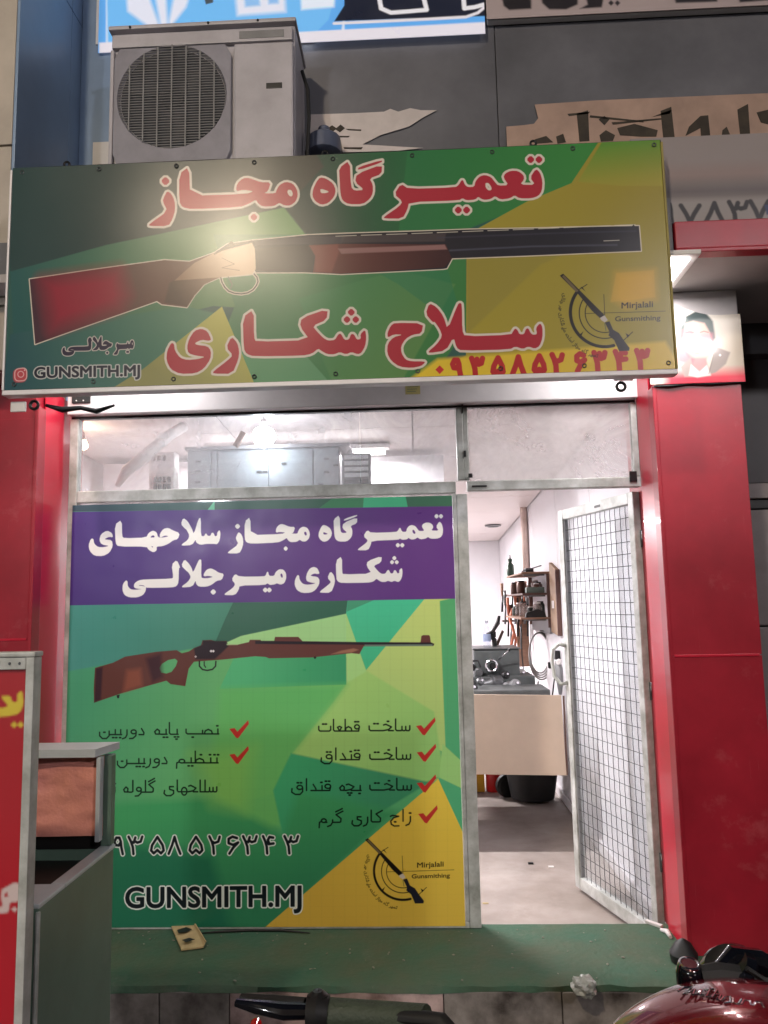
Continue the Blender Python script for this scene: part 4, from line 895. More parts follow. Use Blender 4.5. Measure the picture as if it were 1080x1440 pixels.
# small lit tube seen behind on the wall
tl = thing('wall_tube_lamp', 'short lit white tube lamp on the dark wall right of the air conditioner', 'lamp')
p_ = at(430, 56, 3.74); part('tube', box(bm_new(), p_.x-.028, p_.x+.03, 3.72, 3.735, p_.z-.009, p_.z+.009, .004), emit_mat('small_tube', (.85,.92,1), 6), tl)
part('holder', box(bm_new(), p_.x-.04, p_.x+.045, 3.736, 3.748, p_.z-.014, p_.z+.014, .002), M_white, tl)

# ================================================================== lamps under the canopy
def soffit_lamp(x, y, lx, ly, watt, label, vis=True):
    L = thing('soffit_lamp', label, 'lamp', (x, y, 2.755), 'bright panel lamps under the canopy')
    part('housing', box(bm_new(), x-lx/2-.035, x+lx/2+.035, y-ly/2-.03, y+ly/2+.03, 2.745, 2.764, .004), M_white, L)
    part('diffuser', box(bm_new(), x-lx/2, x+lx/2, y-ly/2, y+ly/2, 2.737, 2.7445), M_tube, L)
    a = bpy.data.lights.new('lamp_light', 'AREA'); a.shape = 'RECTANGLE'; a.size = lx; a.size_y = ly; a.energy = watt; a.color = (1, .95, .94)
    o = bpy.data.objects.new('lamp_light', a); COL.objects.link(o); o.parent = L; o.location = (0, 0, -.022)
    return L
LX = atz(965, 370, 2.74).x-.095
soffit_lamp(LX, 3.12, .19, .40, 14, 'lit white panel lamp under the canopy beside the portrait poster')
soffit_lamp(-1.30, 3.2, .19, .34, 9, 'lit white panel lamp under the canopy behind the left end of the sign')

# ================================================================== portrait poster on the pillar head
cp = Canvas(1.0, 1.46, 2.33, 2.76, 3.29, 620, (226,214,200))
f = cp.fill
f([(935,428),(962,430),(1030,440),(1060,445),(1060,560),(935,560)], cp.grad((960,440),(226,222,214),(1040,480),(196,184,168)), soft=2)
f([(935,525),(1060,520),(1060,560),(935,560)], (216,52,74), soft=16); f([(935,540),(1060,534),(1060,570),(935,570)], (206,40,62), soft=5)
sk = (206,170,158)
f(chaikin([(957,478),(959,458),(972,450),(994,452),(1003,470),(1003,488),(995,505),(984,513),(971,508),(961,494)], .25, 2), sk, soft=3)
f([(961,455),(964,446),(978,440),(993,442),(1002,452),(1005,476),(1000,484),(997,468),(990,455),(974,452),(963,456),(959,482),(955,476),(956,460)], (96,104,102), soft=3.2)
f([(963,446),(978,438),(992,441),(999,450),(984,449),(968,451)], (70,80,80), soft=3)
f([(960,466),(973,463),(978,476),(968,487),(961,484)], (208,92,112), soft=7, op=.6); f([(983,470),(1001,470),(1000,482),(984,484)], (218,112,134), soft=7, op=.55)
cp.stroke([[(963,469),(968,467.5),(974,468.5)], [(984,468),(989,466.5),(995,468)]], 2.2, (132,92,92), soft=1.6); cp.stroke([[(979,472),(977,484),(982,486)]], 1.6, (190,140,132), soft=1.6)
cp.stroke([[(972,496),(980,498),(989,495)]], 2., (168,96,96), soft=1.6)
f([(971,504),(992,504),(996,521),(983,527),(970,520)], (208,140,140), soft=3)
f([(952,490),(961,487),(974,506),(970,514),(951,510)], (214,80,104), soft=7, op=.7)
f([(956,516),(970,504),(973,516),(978,530),(962,530)], (166,152,146), soft=2.6); f([(1006,488),(1026,496),(1020,512),(1006,524),(994,528)], (146,134,128), soft=2.4)
f([(971,513),(983,523),(993,514),(999,528),(980,531),(968,528)], (228,212,208), soft=2.4)
f([dm(1011.5,500,1.8)], (236,232,228), soft=1.2); cp.stroke([[(1005,488),(996,526)]], 1.6, (112,100,98), soft=1.4); cp.stroke([[(938,430),(955,432),(963,430)], [(948,446),(960,440),(965,430)]], 3., (160,160,156), soft=3)
cp.stroke([[(945,547),(965,545),(1000,543)]], 1.4, (190,60,80), soft=1.5); cp.stroke([[(948,538),(990,536)]], 1.4, (190,70,88), soft=1.5)
M_poster = print_mat('poster_gloss', cp.image('poster_print', .92), .32, .5, bump=.06, bscale=5, coat=1., crough=.09)
# sheet with slanted top edge, pasted over the folded pillar head
bm = bmesh.new(); uv = bm.loops.layers.uv.new('uv'); nx, nz = 14, 14; V = []
for j in range(nz+1):
    for i in range(nx+1):
        x = 1.035+.405*i/nx; zt = 2.700-.062*i/nx+.012*math.sin(i*.5); z = 2.342+(zt-2.342)*j/nz
        V.append(bm.verts.new((x, 3.288-.006*math.sin(math.pi*j/nz)*math.sin(math.pi*i/nx)**.5 if 0 < i < nx else 3.29, z)))
for j in range(nz):
    for i in range(nx):
        a = j*(nx+1)+i; fc_ = bm.faces.new((V[a], V[a+1], V[a+nx+2], V[a+nx+1])); fc_.smooth = True
        for l in fc_.loops: l[uv].uv = ((l.vert.co.x-cp.x0)/(cp.x1-cp.x0), (l.vert.co.z-cp.z0)/(cp.z1-cp.z0))
fl = bm.faces[:]
g = bmesh.ops.extrude_face_region(bm, geom=fl); bmesh.ops.translate(bm, vec=(0,-.001,0), verts=[v for v in g['geom'] if isinstance(v, bmesh.types.BMVert)])
bmesh.ops.recalc_face_normals(bm, faces=bm.faces[:])
tag(obj('portrait_poster', bm, M_poster), 'faded glossy portrait poster of a man in a jacket above the right pillar', 'poster')

# ================================================================== mesh door, standing open into the shop
DW, DH0, DH1 = .77, -.105, 1.925
door = thing('mesh_door', 'white framed door with black wire mesh standing open in the doorway', 'door', (1.048, 3.645, 0))
door.rotation_euler = (0, 0, math.atan2(.735, -.215))
def dp(nm, bm, m, par=None, **k): return obj(nm, bm, m, par or door, **k)
for x0, x1 in ((0, .045), (DW-.05, DW)): dp('stile', box(bm_new(), x0, x1, -.018, .02, DH0, DH1, .004), M_alu)
dp('top_rail', box(bm_new(), .046, DW-.051, -.017, .019, DH1-.055, DH1, .004), M_alu)
dp('bottom_rail', box(bm_new(), .046, DW-.051, -.017, .019, DH0, DH0+.06, .004), M_alu)
dp('glass_pane', box(bm_new(), .046, DW-.051, -.012, -.007, DH0+.061, DH1-.056), glass_mat('door_glass', (.96,.98,.99), .22, (.84,.88,.90), 2.2))
dp('inner_bead', box(bm_new(), DW-.0605, DW-.0515, -.005, .012, DH0+.061, DH1-.056), M_grey)
nv = 14
for k in range(1, nv):
    x = .046+(DW-.105)*k/nv; pts = []
    n_ = 66
    for i in range(n_+1):
        z = DH0+.062+(DH1-DH0-.12)*i/n_; pts.append((x+(.0014 if i % 2 else -.0014), .006, z))
    dp('mesh_wire', tube(bm_new(), pts, .0017, 4), M_wire)
nh = 33
wire = None
for k in range(1, nh):
    z = DH0+.062+(DH1-DH0-.12)*k/nh
    if wire is None:
        wire = dp('mesh_wire', tube(bm_new(), [(.046+(DW-.107)*i/20, .009+(.0012 if i % 2 else -.0012), 0) for i in range(21)], .0017, 4), M_wire)
        wire.location.z = z
    else:
        w2 = wire.copy(); COL.objects.link(w2); w2.parent = door; w2.location.z = z
h_ = dp('handle', tube(bm_new(), [(DW-.02,.02,1.17),(DW-.0,.05,1.18),(DW+.055,.06,1.15),(DW+.075,.06,1.08),(DW+.055,.06,1.0),(DW,.05,.96),(DW-.02,.02,.97)], .011, 8), M_alu)
dp('lock_case', box(bm_new(), DW+.001, DW+.02, -.012, .014, .55, .95, .003), M_grey)
dp('name_mark', box(bm_new(), .30, .36, .0195, .0205, DH1-.035, DH1-.022), M_darkp)
for z in (.25, 1.0, 1.7): dp('hinge', tube(bm_new(), [(-.008,-.012,z-.04),(-.008,-.012,z+.04)], .008, 8), M_steel)
tag(obj('door_prop', box(bm_new(), -.04, .04, -.01, .01, 0, .012, .002), M_white), 'thin white strip lying under the foot of the mesh door', 'strip')
dpz = bpy.data.objects['door_prop']; dpz.location = (1.0, 3.60, .001); dpz.rotation_euler = (0, 0, R_(-50))

# ================================================================== inside the shop
# counter board facing the door
cbd = thing('counter', 'tan hardboard fronted counter across the shop behind the doorway', 'counter', (.2, 5.3, FZ))
part('front_board', hexa(bm_new(), [(-.6,5.0,.37),(.905,5.0,.335),(.895,5.0,.825),(-.6,5.0,.862),(-.6,5.012,.37),(.905,5.012,.335),(.895,5.012,.825),(-.6,5.012,.862)]), M_hard, cbd)
part('board_edge', box(bm_new(), .9055, .915, 5.001, 5.012, .335, .822), M_woodd, cbd)
part('top', box(bm_new(), -.6, .90, 5.013, 5.5, .55, .57, .004), M_woodd, cbd)
for x, y in ((-.55,5.05),(-.55,5.45),(.2,5.45)): part('leg', box(bm_new(), x-.02, x+.02, y-.02, y+.02, FZ, .549, .003), M_steel, cbd)
# small lathe on a bench
lt = thing('workshop_lathe', 'dark grey workshop lathe with round dials standing behind the counter', 'lathe', (.55, 6.2, FZ))
def LP(nm, bm, m): return part(nm, bm, m, lt)
def pp(px, py, Y): return at(px, py, Y)
a_, b_ = pp(666, 914, 6.2), pp(732, 954, 6.2)
LP('headstock', box(bm_new(), a_.x, b_.x, 6.2, 6.62, b_.z, a_.z, .015), M_mach)
LP('headstock_lid', box(bm_new(), a_.x-.01, b_.x+.006, 6.19, 6.63, a_.z+.001, a_.z+.012, .004), M_steel)
LP('bed', box(bm_new(), a_.x-.9, b_.x+.1, 6.1, 6.5, .64, a_.z-.20, .01), M_mach)
LP('bench', box(bm_new(), -.5, 1.0, 5.95, 6.75, .59, .639, .006), M_woodd)
for x, y in ((-.45,6.0),(.2,6.0),(-.45,6.7),(.2,6.7)): LP('leg', box(bm_new(), x-.03, x+.03, y-.03, y+.03, FZ, .589), M_steel)
for (px_, py_, r, d, m_) in ((692,936,.058,.07,M_mach),(691,935,.030,.09,M_darkp),(672,945,.035,.1,M_steel),(663,938,.03,.06,M_darkp)):
    c0 = pp(px_, py_, 6.2); LP('dial', lathe(bm_new(), [(r,0),(r,d*.6),(r*.85,d*.62),(r*.8,d),(r*.3,d*1.02)], (c0.x, 6.199, c0.z), (0,-1,0), 18), m_)
hw = pp(691, 936, 6.1); LP('hand_wheel', torus(bm_new(), (hw.x, 6.09, hw.z), .042, .008, (0,1,0), seg=20, s2=6), M_chrome)
c0 = pp(697, 962, 6.1); LP('chuck', lathe(bm_new(), [(.06,0),(.075,.02),(.075,.09),(.05,.1),(.02,.16)], (c0.x+.05, 6.15, c0.z), (-1,-.4,0), 18), M_steel)
c0 = pp(719, 975, 6.0); LP('gear_cover', lathe(bm_new(), [(.085,0),(.085,.04),(.07,.055),(.03,.06)], (c0.x, 6.06, c0.z), (0,-1,.15), 22), M_grey)
LP('gear_hub', lathe(bm_new(), [(.03,0),(.03,.01),(.012,.02)], (c0.x, 5.995, c0.z+.01), (0,-1,.15), 12), M_darkp)
c0 = pp(684, 975, 6.0); LP('cross_slide', box(bm_new(), c0.x-.08, c0.x+.07, 5.98, 6.1, c0.z-.05, c0.z+.04, .012), M_steel)
c0 = pp(660, 966, 6.0); LP('motor', box(bm_new(), c0.x-.09, c0.x+.045, 5.97, 6.15, c0.z-.07, c0.z+.05, .02), M_darkp)
LP('lever', tube(bm_new(), [pp(701,928,6.15), pp(716,914,6.1)], .005, 6), M_chrome); LP('lever_knob', lathe(bm_new(), [(.002,-.012),(.012,0),(.002,.012)], pp(716,914,6.1), (0,0,1), 10), M_darkp)
LP('pipe', tube(bm_new(), [pp(653,930,6.1), pp(672,929,6.1), pp(676,938,6.1)], .008, 6), M_darkp)
def small(nm, bm, m, label, cat): return tag(obj(nm, bm, m), label, cat)
c0 = pp(686, 912, 6.4)
wb = thing('water_bottle', 'clear bottle with blue label standing on the lathe', 'bottle', (c0.x, 6.45, a_.z+.012))
part('body', lathe(bm_new(), [(.03,.0),(.032,.01),(.032,.11),(.03,.12),(.014,.17),(.013,.19)], (c0.x, 6.45, a_.z+.0125), (0,0,1), 14), glass_mat('bottle_plastic', (.9,.93,.97), .3), wb)
part('label_band', lathe(bm_new(), [(.033,.04),(.0331,.04),(.0331,.10),(.033,.10)], (c0.x, 6.45, a_.z+.0125), (0,0,1), 14), mat('bottle_label', (170,186,220), .5), wb)
part('cap', lathe(bm_new(), [(.015,.19),(.015,.21)], (c0.x, 6.45, a_.z+.0125), (0,0,1), 12), mat('bottle_cap', (220,226,240), .4), wb)
vs = thing('bench_vise', 'black bench vise with a slanted handle on top of the lathe', 'vise', (pp(698,900,6.5).x, 6.5, a_.z+.012))
part('stand', tube(bm_new(), [pp(696,912,6.5), pp(695,900,6.5), pp(690,893,6.5)], [.02,.022,.014], 8), M_darkp, vs)
part('jaw', box(bm_new(), *(sorted((pp(688,893,6.5).x, pp(697,893,6.5).x))), 6.46, 6.54, pp(690,896,6.5).z, pp(690,888,6.5).z, .006), M_black, vs)
part('screw_handle', tube(bm_new(), [pp(684,891,6.45), pp(692,889,6.45), pp(700,876,6.5), pp(702,866,6.5)], [.006,.016,.02,.012], 8), M_darkp, vs)
CL = [('cast iron pulley', 664, 968, 5.7, .045, M_darkp), ('steel collet', 676, 958, 5.75, .03, M_steel), ('black motor cap', 704, 975, 5.7, .04, M_black), ('grey casting', 725, 962, 5.9, .04, M_grey), ('white plastic tub', 733, 948, 6.4, .045, M_white), ('dark oil can', 739, 972, 5.9, .045, M_black), ('steel flange', 658, 955, 5.8, .035, M_steel), ('round gear', 712, 949, 6.0, .03, M_darkp)]
for nm_, px_, py_, Y_, r_, m_ in CL:
    c_ = at(px_, py_, Y_); t = thing('machine_bit', nm_+' in the clutter around the lathe', 'machine bit', tuple(c_), 'clutter around the lathe')
    part('body', lathe(bm_new(), [(r_*.5,-r_*.8),(r_,-r_*.7),(r_,0),(r_*.8,r_*.15),(r_*.8,r_*.6),(r_*.4,r_*.7)], c_, (.3,-1,.35), 16), m_, t)
    part('hub', lathe(bm_new(), [(r_*.25,r_*.71),(r_*.25,r_*1.1)], c_, (.3,-1,.35), 10), M_chrome, t)
part('bench_base', box(bm_new(), .22, .92, 5.55, 5.94, .30, .80, .01), M_mach, lt)
small('leather_strap', prism(bm_new(), [pp(696,908,6.6), pp(706,886,6.6), pp(709,888,6.6), pp(700,910,6.6), pp(696,913,6.6)], (0,.02,0)), M_woodd, 'brown tapered wooden batten leaning behind the black bench vise', 'batten')

# wall shelf on the right wall
SX0 = .85
sh = thing('wall_shelf', 'three tier wooden wall shelf crowded with workshop bits', 'shelf', (XW-.009, 6.9, 1.2))
YS0, YS1 = 6.42, 7.5
zs = [1.27, 1.47, 1.645]
for k, z in enumerate(zs):
    part('shelf_board', box(bm_new(), SX0+(.02 if k else 0), XW-.0095, YS0, YS1, z, z+.016, .003), M_wood if k != 1 else M_woodd, sh)
for y in (YS0+.01, YS1-.03): part('upright', box(bm_new(), XW-.045, XW-.0095, y+.001, y+.02, 1.20, zs[2]-.001, .003), M_woodd, sh)
part('lower_panel', box(bm_new(), XW-.03, XW-.0097, YS0+.04, YS1-.04, 1.15, 1.269, .003), M_grey, sh)
for z in zs: part('bracket', box(bm_new(), SX0+.05, XW-.046, YS0+.1, YS0+.12, z-.014, z-.001), M_steel, sh)
rnd = random.Random(5)
def jar(x, y, z, r, h, m, label, capm=M_darkp, group='jars and tins crowded on the wall shelf'):
    t = thing('jar', label, 'jar', (x, y, z), group)
    part('body', lathe(bm_new(), [(r*.9,0),(r,.006),(r,h*.75),(r*.7,h*.9)], (x, y, z), (0,0,1), 12), m, t)
    part('lid', lathe(bm_new(), [(r*.72,h*.901),(r*.72,h)], (x, y, z), (0,0,1), 12), capm, t)
M_jarg = glass_mat('jar_glass', (.75,.7,.68), .35, (.5,.42,.4)); M_tin = mat('brown_tin', (96,66,56), .4, .4); M_oil = mat('dark_oil_bottle', (52,62,54), .3)
cols = [M_jarg, M_tin, M_darkp, M_oil, M_woodd, M_grey]
jn = ['clear jar', 'brown tin', 'black pot', 'dark oil bottle', 'wooden box tin', 'grey tin']
ordn = ['nearest the doorway', 'second along', 'third along', 'fourth along', 'fifth along', 'sixth along', 'seventh along', 'farthest from the doorway']
for k, z in enumerate(zs[:2]):
    for i in range(8):
        jar(rnd.uniform(SX0+.06, XW-.07), YS0+.06+i*.125, z+.017, rnd.uniform(.028,.042), rnd.uniform(.08,.135), cols[(i*3+k) % 6], '%s %s on the %s board of the wall shelf' % (jn[(i*3+k) % 6], ordn[i], ('lowest', 'middle')[k]), M_white if i % 3 == 0 else M_darkp)
small('tool_case', box(bm_new(), SX0+.06, XW-.06, YS0+.03, YS0+.12, zs[1]+.017, zs[1]+.065, .006), mat('grey_green_case', (96,112,104), .5), 'flat grey green case lying on the middle shelf board', 'case')
small('dark_tool_heap', prism(bm_new(), [(SX0+.04,YS0-.0+.01,1.287),(XW-.06,YS0+.01,1.287),(XW-.07,YS0+.01,1.33),(XW-.13,YS0+.01,1.355),(.95,YS0+.01,1.34),(SX0+.05,YS0+.01,1.325)], (0,.05,0)), M_black, 'long black power tool lying on the lowest shelf board', 'power tool')
small('black_tin', box(bm_new(), .93, 1.0, 6.6, 6.75, 1.662, 1.70, .006), M_darkp, 'flat black tin on top of the wall shelf', 'tin')
small('iron_bar', tube(bm_new(), [(.88,6.5,1.668),(1.05,6.5,1.685+.03)], .006, 6), M_steel, 'iron bar propped on top of the wall shelf', 'bar')
c0 = pp(715, 822, 7.4)
gb = thing('green_bottle', 'dark green squeeze bottle on the far end of the shelf top', 'bottle', (SX0+.05, 7.4, 1.661))
part('body', lathe(bm_new(), [(.03,0),(.036,.02),(.034,.1),(.015,.13),(.02,.145),(.02,.165)], (SX0+.05, 7.4, 1.6615), (0,0,1), 12), mat('bottle_green', (52,78,62), .35), gb)
part('nozzle', lathe(bm_new(), [(.008,.166),(.004,.2)], (SX0+.05, 7.4, 1.6615), (0,0,1), 8), M_darkp, gb)
# hanging tools on the far end of the shelf
tb = thing('tool_rail', 'wooden backing rail for hanging tools beyond the shelf', 'rail', (.95, 7.75, .8))
part('board', box(bm_new(), .98, 1.10, 7.75, 7.78, .78, 1.62, .004), M_wood, tb)
part('batten', box(bm_new(), .86, 1.06, 7.70, 7.745, 1.47, 1.49, .003), M_woodd, tb)
part('batten', box(bm_new(), .84, 1.06, 7.70, 7.745, 1.22, 1.24, .003), M_woodd, tb)
TC = [M_wood, M_steel, M_orange, M_woodd, M_copper, M_orange, M_darkp, M_wood, mat('red_tool_grip', (190,50,46), .4), M_orange, M_steel]
labs = ['chisel with a wooden handle', 'steel file', 'orange handled pliers', 'brown handled hammer', 'copper rod', 'orange cord hank', 'black pry bar', 'pale wooden mallet', 'red handled pincers', 'orange screwdriver', 'steel hook']
for i in range(11):
    x = .84+i*.024; y = 7.66-(i % 3)*.012; zt = 1.60-(i % 4)*.07 if i != 8 else 1.62; ln = .28+.05*((i*5) % 4)
    t = thing('hanging_tool', labs[i]+' hanging at the far end of the wall shelf', 'tool', (x, y, zt), 'tools hanging beyond the wall shelf')
    part('handle', tube(bm_new(), [(x, y, zt), (x+.004, y, zt-ln*.45)], [.017, .012], 7), TC[i], t)
    part('shank', tube(bm_new(), [(x+.004, y, zt-ln*.451), (x-.006, y, zt-ln)], [.009, .012], 6), M_steel if i % 2 else M_darkp, t)
small('orange_cord', tube(bm_new(), [(.93,7.62,1.35),(.90,7.60,1.25),(.935,7.60,1.12),(.905,7.6,1.0),(.93,7.62,.92),(.95,7.6,1.05),(.92,7.6,1.2)], .014, 7), M_orange, 'orange cord hanging in loops below the shelf end', 'cord')

# board, hose, pipes, sockets on the right wall
pb = thing('wall_board', 'worn brown board with a dark edge leaning on the right wall beside the shelf', 'board', (XW-.02, 6.3, 1.2))
part('face', hexa(bm_new(), [(XW-.04,6.34,1.17),(XW-.04,6.04,1.15),(XW-.035,6.04,1.66),(XW-.035,6.34,1.73),(XW-.02,6.34,1.17),(XW-.02,6.04,1.15),(XW-.0095,6.04,1.66),(XW-.0095,6.34,1.73)]), M_cork, pb)
part('edge_strip', box(bm_new(), XW-.045, XW-.0095, 6.02, 6.038, 1.15, 1.66, .003), M_woodd, pb)
part('paper_scrap', box(bm_new(), XW-.0425, XW-.0405, 6.15, 6.25, 1.36, 1.42), M_white, pb)
hc = atx(762, 918, XW-.05)
hs = thing('hose_coil', 'coiled grey hose hanging on the right wall below the shelf', 'hose', tuple(hc))
for k in range(4):
    dx = .012*k
    part('hose_loop', torus(bm_new(), (hc.x-.02+dx*.5, hc.y+dx*1.5, hc.z-.01*k), .095+.006*k, .0075, (.35,-1,0), sy=1.8, seg=40, s2=6), M_hose, hs)
part('hanger', tube(bm_new(), [(XW-.009,hc.y,hc.z+.185),(hc.x-.01,hc.y,hc.z+.19)], .006, 6), M_steel, hs)
def wallpipe(px_, py0, py1, r, m, label, off=.02):
    a, b = atx(px_, py0, XW-off), atx(px_, py1, XW-off); b = Vector((a.x, a.y, b.z))
    return small('pipe', tube(bm_new(), [a, b], r, 8), m, label, 'pipe')
wallpipe(735, 688, 808, .035, M_copper, 'peach painted vertical pipe rising from the shelf to the ceiling', .045)
cab = [('black cable hanging beside the orange tools', [(733,885),(734,920),(738,965),(743,1000)], 7.0), ('black cable dropping below the grey hose', [(782,935),(779,960),(774,1000)], 6.0), ('short black rod leaning on the wall', [(757,958),(754,980)], 6.2), ('thin dark wire on the upper right wall', [(769,768),(771,820)], 6.6)]
for l, pts, Y in cab: small('cable', tube(bm_new(), [at(x, y, Y) for x, y in pts], .006 if 'thin' not in l else .003, 6), M_black, l, 'cable')
sk = atx(783, 921, XW-.03)
so = thing('wall_socket', 'black wall socket with plug beside the hose', 'socket', tuple(sk))
part('box', box(bm_new(), XW-.05, XW-.0095, sk.y-.04, sk.y+.04, sk.z-.035, sk.z+.035, .006), M_darkp, so)
part('plug', box(bm_new(), XW-.09, XW-.051, sk.y+.05, sk.y+.09, sk.z-.11, sk.z-.06, .008), M_black, so)
ag = thing('air_gun', 'grey air spray gun hanging near the open mesh door', 'air gun', tuple(atx(786,940,XW-.06)))
g0 = atx(786, 940, XW-.07)
part('body', tube(bm_new(), [g0+Vector((0,.03,.05)), g0+Vector((0,0,.0)), g0+Vector((0,-.02,-.10)), g0+Vector((0,-.01,-.19))], [.022,.03,.026,.012], 8), M_grey, ag)
part('nozzle', tube(bm_new(), [g0+Vector((0,-.02,.05)), g0+Vector((-.02,-.09,.05))], [.024,.016], 8), M_white, ag)

# below the counter
e0 = atz(695, 1112, FZ)
ex = thing('fire_extinguisher', 'red fire extinguisher standing on the floor under the counter', 'fire extinguisher', (e0.x, e0.y, FZ))
part('cylinder', lathe(bm_new(), [(.062,0),(.066,.015),(.066,.36),(.05,.41),(.02,.43)], (e0.x, e0.y, FZ), (0,0,1), 20), M_extr, ex)
part('valve', lathe(bm_new(), [(.02,.431),(.02,.47)], (e0.x, e0.y, FZ), (0,0,1), 10), M_darkp, ex)
part('lever', box(bm_new(), e0.x-.05, e0.x+.02, e0.y-.01, e0.y+.01, FZ+.472, FZ+.485, .003), M_darkp, ex)
small('yellow_box', box(bm_new(), e0.x-.145, e0.x-.08, e0.y-.04, e0.y+.12, FZ, FZ+.30, .004), M_yel, 'yellow box standing left of the fire extinguisher', 'box')
small('dark_box', box(bm_new(), e0.x-.30, e0.x-.15, e0.y-.02, e0.y+.14, FZ, FZ+.27, .006), M_oil, 'dark green box at the far left under the counter', 'box')
b0 = atz(748, 1122, FZ)
bk = thing('motor_compressor', 'black round motor on the floor under the right end of the counter', 'motor', (b0.x, b0.y+.1, FZ))
part('drum', lathe(bm_new(), [(.10,0),(.17,.02),(.2,.2),(.19,.42),(.05,.48)], (b0.x, b0.y-.05, FZ), (0,0,1), 20), M_black, bk)
part('foot_plate', box(bm_new(), b0.x-.16, b0.x+.12, b0.y+.02, b0.y+.1, FZ, FZ+.05, .01), M_darkp, bk)
part('ring', torus(bm_new(), (b0.x, b0.y+.1, FZ+.3), .09, .014, (0,.3,1), seg=20, s2=6), M_steel, bk)
part('side_wheel', lathe(bm_new(), [(.07,0),(.09,.01),(.09,.05),(.07,.06)], (b0.x-.2, b0.y+.06, FZ+.09), (.3,-1,0), 18), M_black, bk)
small('floor_scrap', box(bm_new(), .62, .65, 4.80, 4.82, FZ, FZ+.008), M_darkp, 'small dark scrap on the interior floor', 'scrap')
small('floor_scrap', box(bm_new(), .73, .76, 4.74, 4.76, FZ, FZ+.006), M_white, 'small white scrap on the interior floor', 'scrap')
# ceiling disc lamp (off)
cdp = atz(693, 730, 2.36)
dl = thing('ceiling_disc_lamp', 'dark round unlit ceiling lamp above the lathe', 'lamp', (cdp.x, cdp.y, zc(cdp.y)-.001))
part('rim', lathe(bm_new(), [(.09,0),(.095,-.012),(.07,-.018)], (cdp.x, cdp.y, zc(cdp.y)-.002), (0,0,1), 20), M_grey, dl)
part('bezel', lathe(bm_new(), [(.068,-.0185),(.06,-.022)], (cdp.x, cdp.y, zc(cdp.y)-.002), (0,0,1), 20), M_darkp, dl)

# things seen through the transom: white cabinets, air outlet, added bulb, slanting duct
def seen(px0, py0, px1, py1, Y): a, b = at(px0, py0, Y), at(px1, py1, Y); return min(a.x, b.x), max(a.x, b.x), min(a.z, b.z), max(a.z, b.z)
ct = thing('overhead_cabinet', 'long white overhead cabinet with small dark catches behind the transom glass', 'cabinet', (-.8, 4.3, 1.75))
x0, x1, z0, z1 = seen(263, 634, 478, 690, 4.2)
part('carcass', box(bm_new(), x0, x1, 4.212, 4.5, z0-.15, z1, .004), M_white2, ct)
wds = [0, .16, .20, .54, .83, 1.0]
for a, b in zip(wds, wds[1:]):
    part('cabinet_door', box(bm_new(), x0+(x1-x0)*a+.004, x0+(x1-x0)*b-.004, 4.2, 4.211, z0-.14, z1-.012, .003), M_white2, ct)
part('cornice', box(bm_new(), x0-.01, x1+.06, 4.19, 4.5, z1+.001, z1+.02, .003), M_grey, ct)
for u, v in ((.06,.72),(.06,.5),(.06,.25),(.06,.05),(.42,.08),(.60,.08),(.46,.45),(.50,.45),(.62,.62),(.86,.12),(.9,.4),(.9,.7),(.96,.55)):
    part('catch', box(bm_new(), x0+(x1-x0)*u, x0+(x1-x0)*u+.028, 4.194, 4.1995, z0+(z1-z0)*v, z0+(z1-z0)*v+.012), M_darkp, ct)
vn = thing('louvred_vent', 'small louvred vent with dark slats at the right end of the cabinet', 'vent', (-.15, 4.2, 1.9))
x0, x1, z0, z1 = seen(480, 637, 522, 688, 4.2)
part('frame', box(bm_new(), x0, x1, 4.22, 4.26, z0-.05, z1, .004), M_white2, vn)
for k in range(7): part('slat', box(bm_new(), x0+.015, x1-.015, 4.205, 4.218, z0-.03+k*.034, z0-.03+k*.034+.022, .002), M_mach if k < 3 else M_shelf, vn)
bx_ = thing('fuse_box', 'pale fuse box with dark switch windows left of the overhead cabinet', 'fuse box', (-1.2, 4.2, 1.9))
x0, x1, z0, z1 = seen(209, 636, 244, 690, 4.2)
part('case', box(bm_new(), x0, x1, 4.21, 4.30, z0-.05, z1, .006), M_white, bx_)
for k in range(4):
    for j in range(2): part('switch', box(bm_new(), x0+.03+k*.026, x0+.048+k*.026, 4.2, 4.209, z0+.01+j*.04, z0+.04+j*.04, .002), M_darkp, bx_)
for k in range(3): part('switch', box(bm_new(), x0+.02+k*.03, x0+.036+k*.03, 4.2, 4.209, z1-.05, z1-.02, .002), M_woodd, bx_)
small('slanting_duct', tube(bm_new(), [at(165,684,4.0), at(178,662,4.0), at(200,645,4.0), at(238,612,4.1), at(258,600,4.2)], [.014,.03,.034,.030,.03], 10), mat('duct_white', (206,196,192), .5), 'pale slanting flexible duct behind the left transom glass', 'duct')
small('wooden_handle', tube(bm_new(), [at(331,628,4.0), at(343,608,4.0)], [.016,.018], 10), M_wood, 'wooden handle poking up above the overhead cabinet', 'handle')
small('roof_beam', hexa(bm_new(), [(-2.1,5.05,2.22),(.2,5.05,2.22),(.2,5.25,2.22),(-2.1,5.25,2.22),(-2.1,5.05,2.40),(.2,5.05,2.40),(.2,5.25,2.40),(-2.1,5.25,2.40)]), M_wall, 'pale boxed beam crossing the shop behind the transom', 'beam')
bl = at(371, 612, 4.1)
bp = thing('bright_spot_globe', 'added glowing bulb shining behind the middle of the transom glass', 'globe', tuple(bl))  # globe and fittings added, standing in for a bright spot in the glass
part('globe', lathe(bm_new(), [(.004,-.07),(.045,-.05),(.068,-.01),(.05,.032),(.014,.05)], bl, (0,0,1), 16), emit_mat('bright_spot_glow', (.86,.92,1), 40), bp)
part('socket', lathe(bm_new(), [(.016,.051),(.016,.09)], bl, (0,0,1), 10), M_white, bp)
part('cord', tube(bm_new(), [bl+Vector((0,0,.091)), (bl.x, bl.y, zc(bl.y)-.001)], .004, 6), M_darkp, bp)
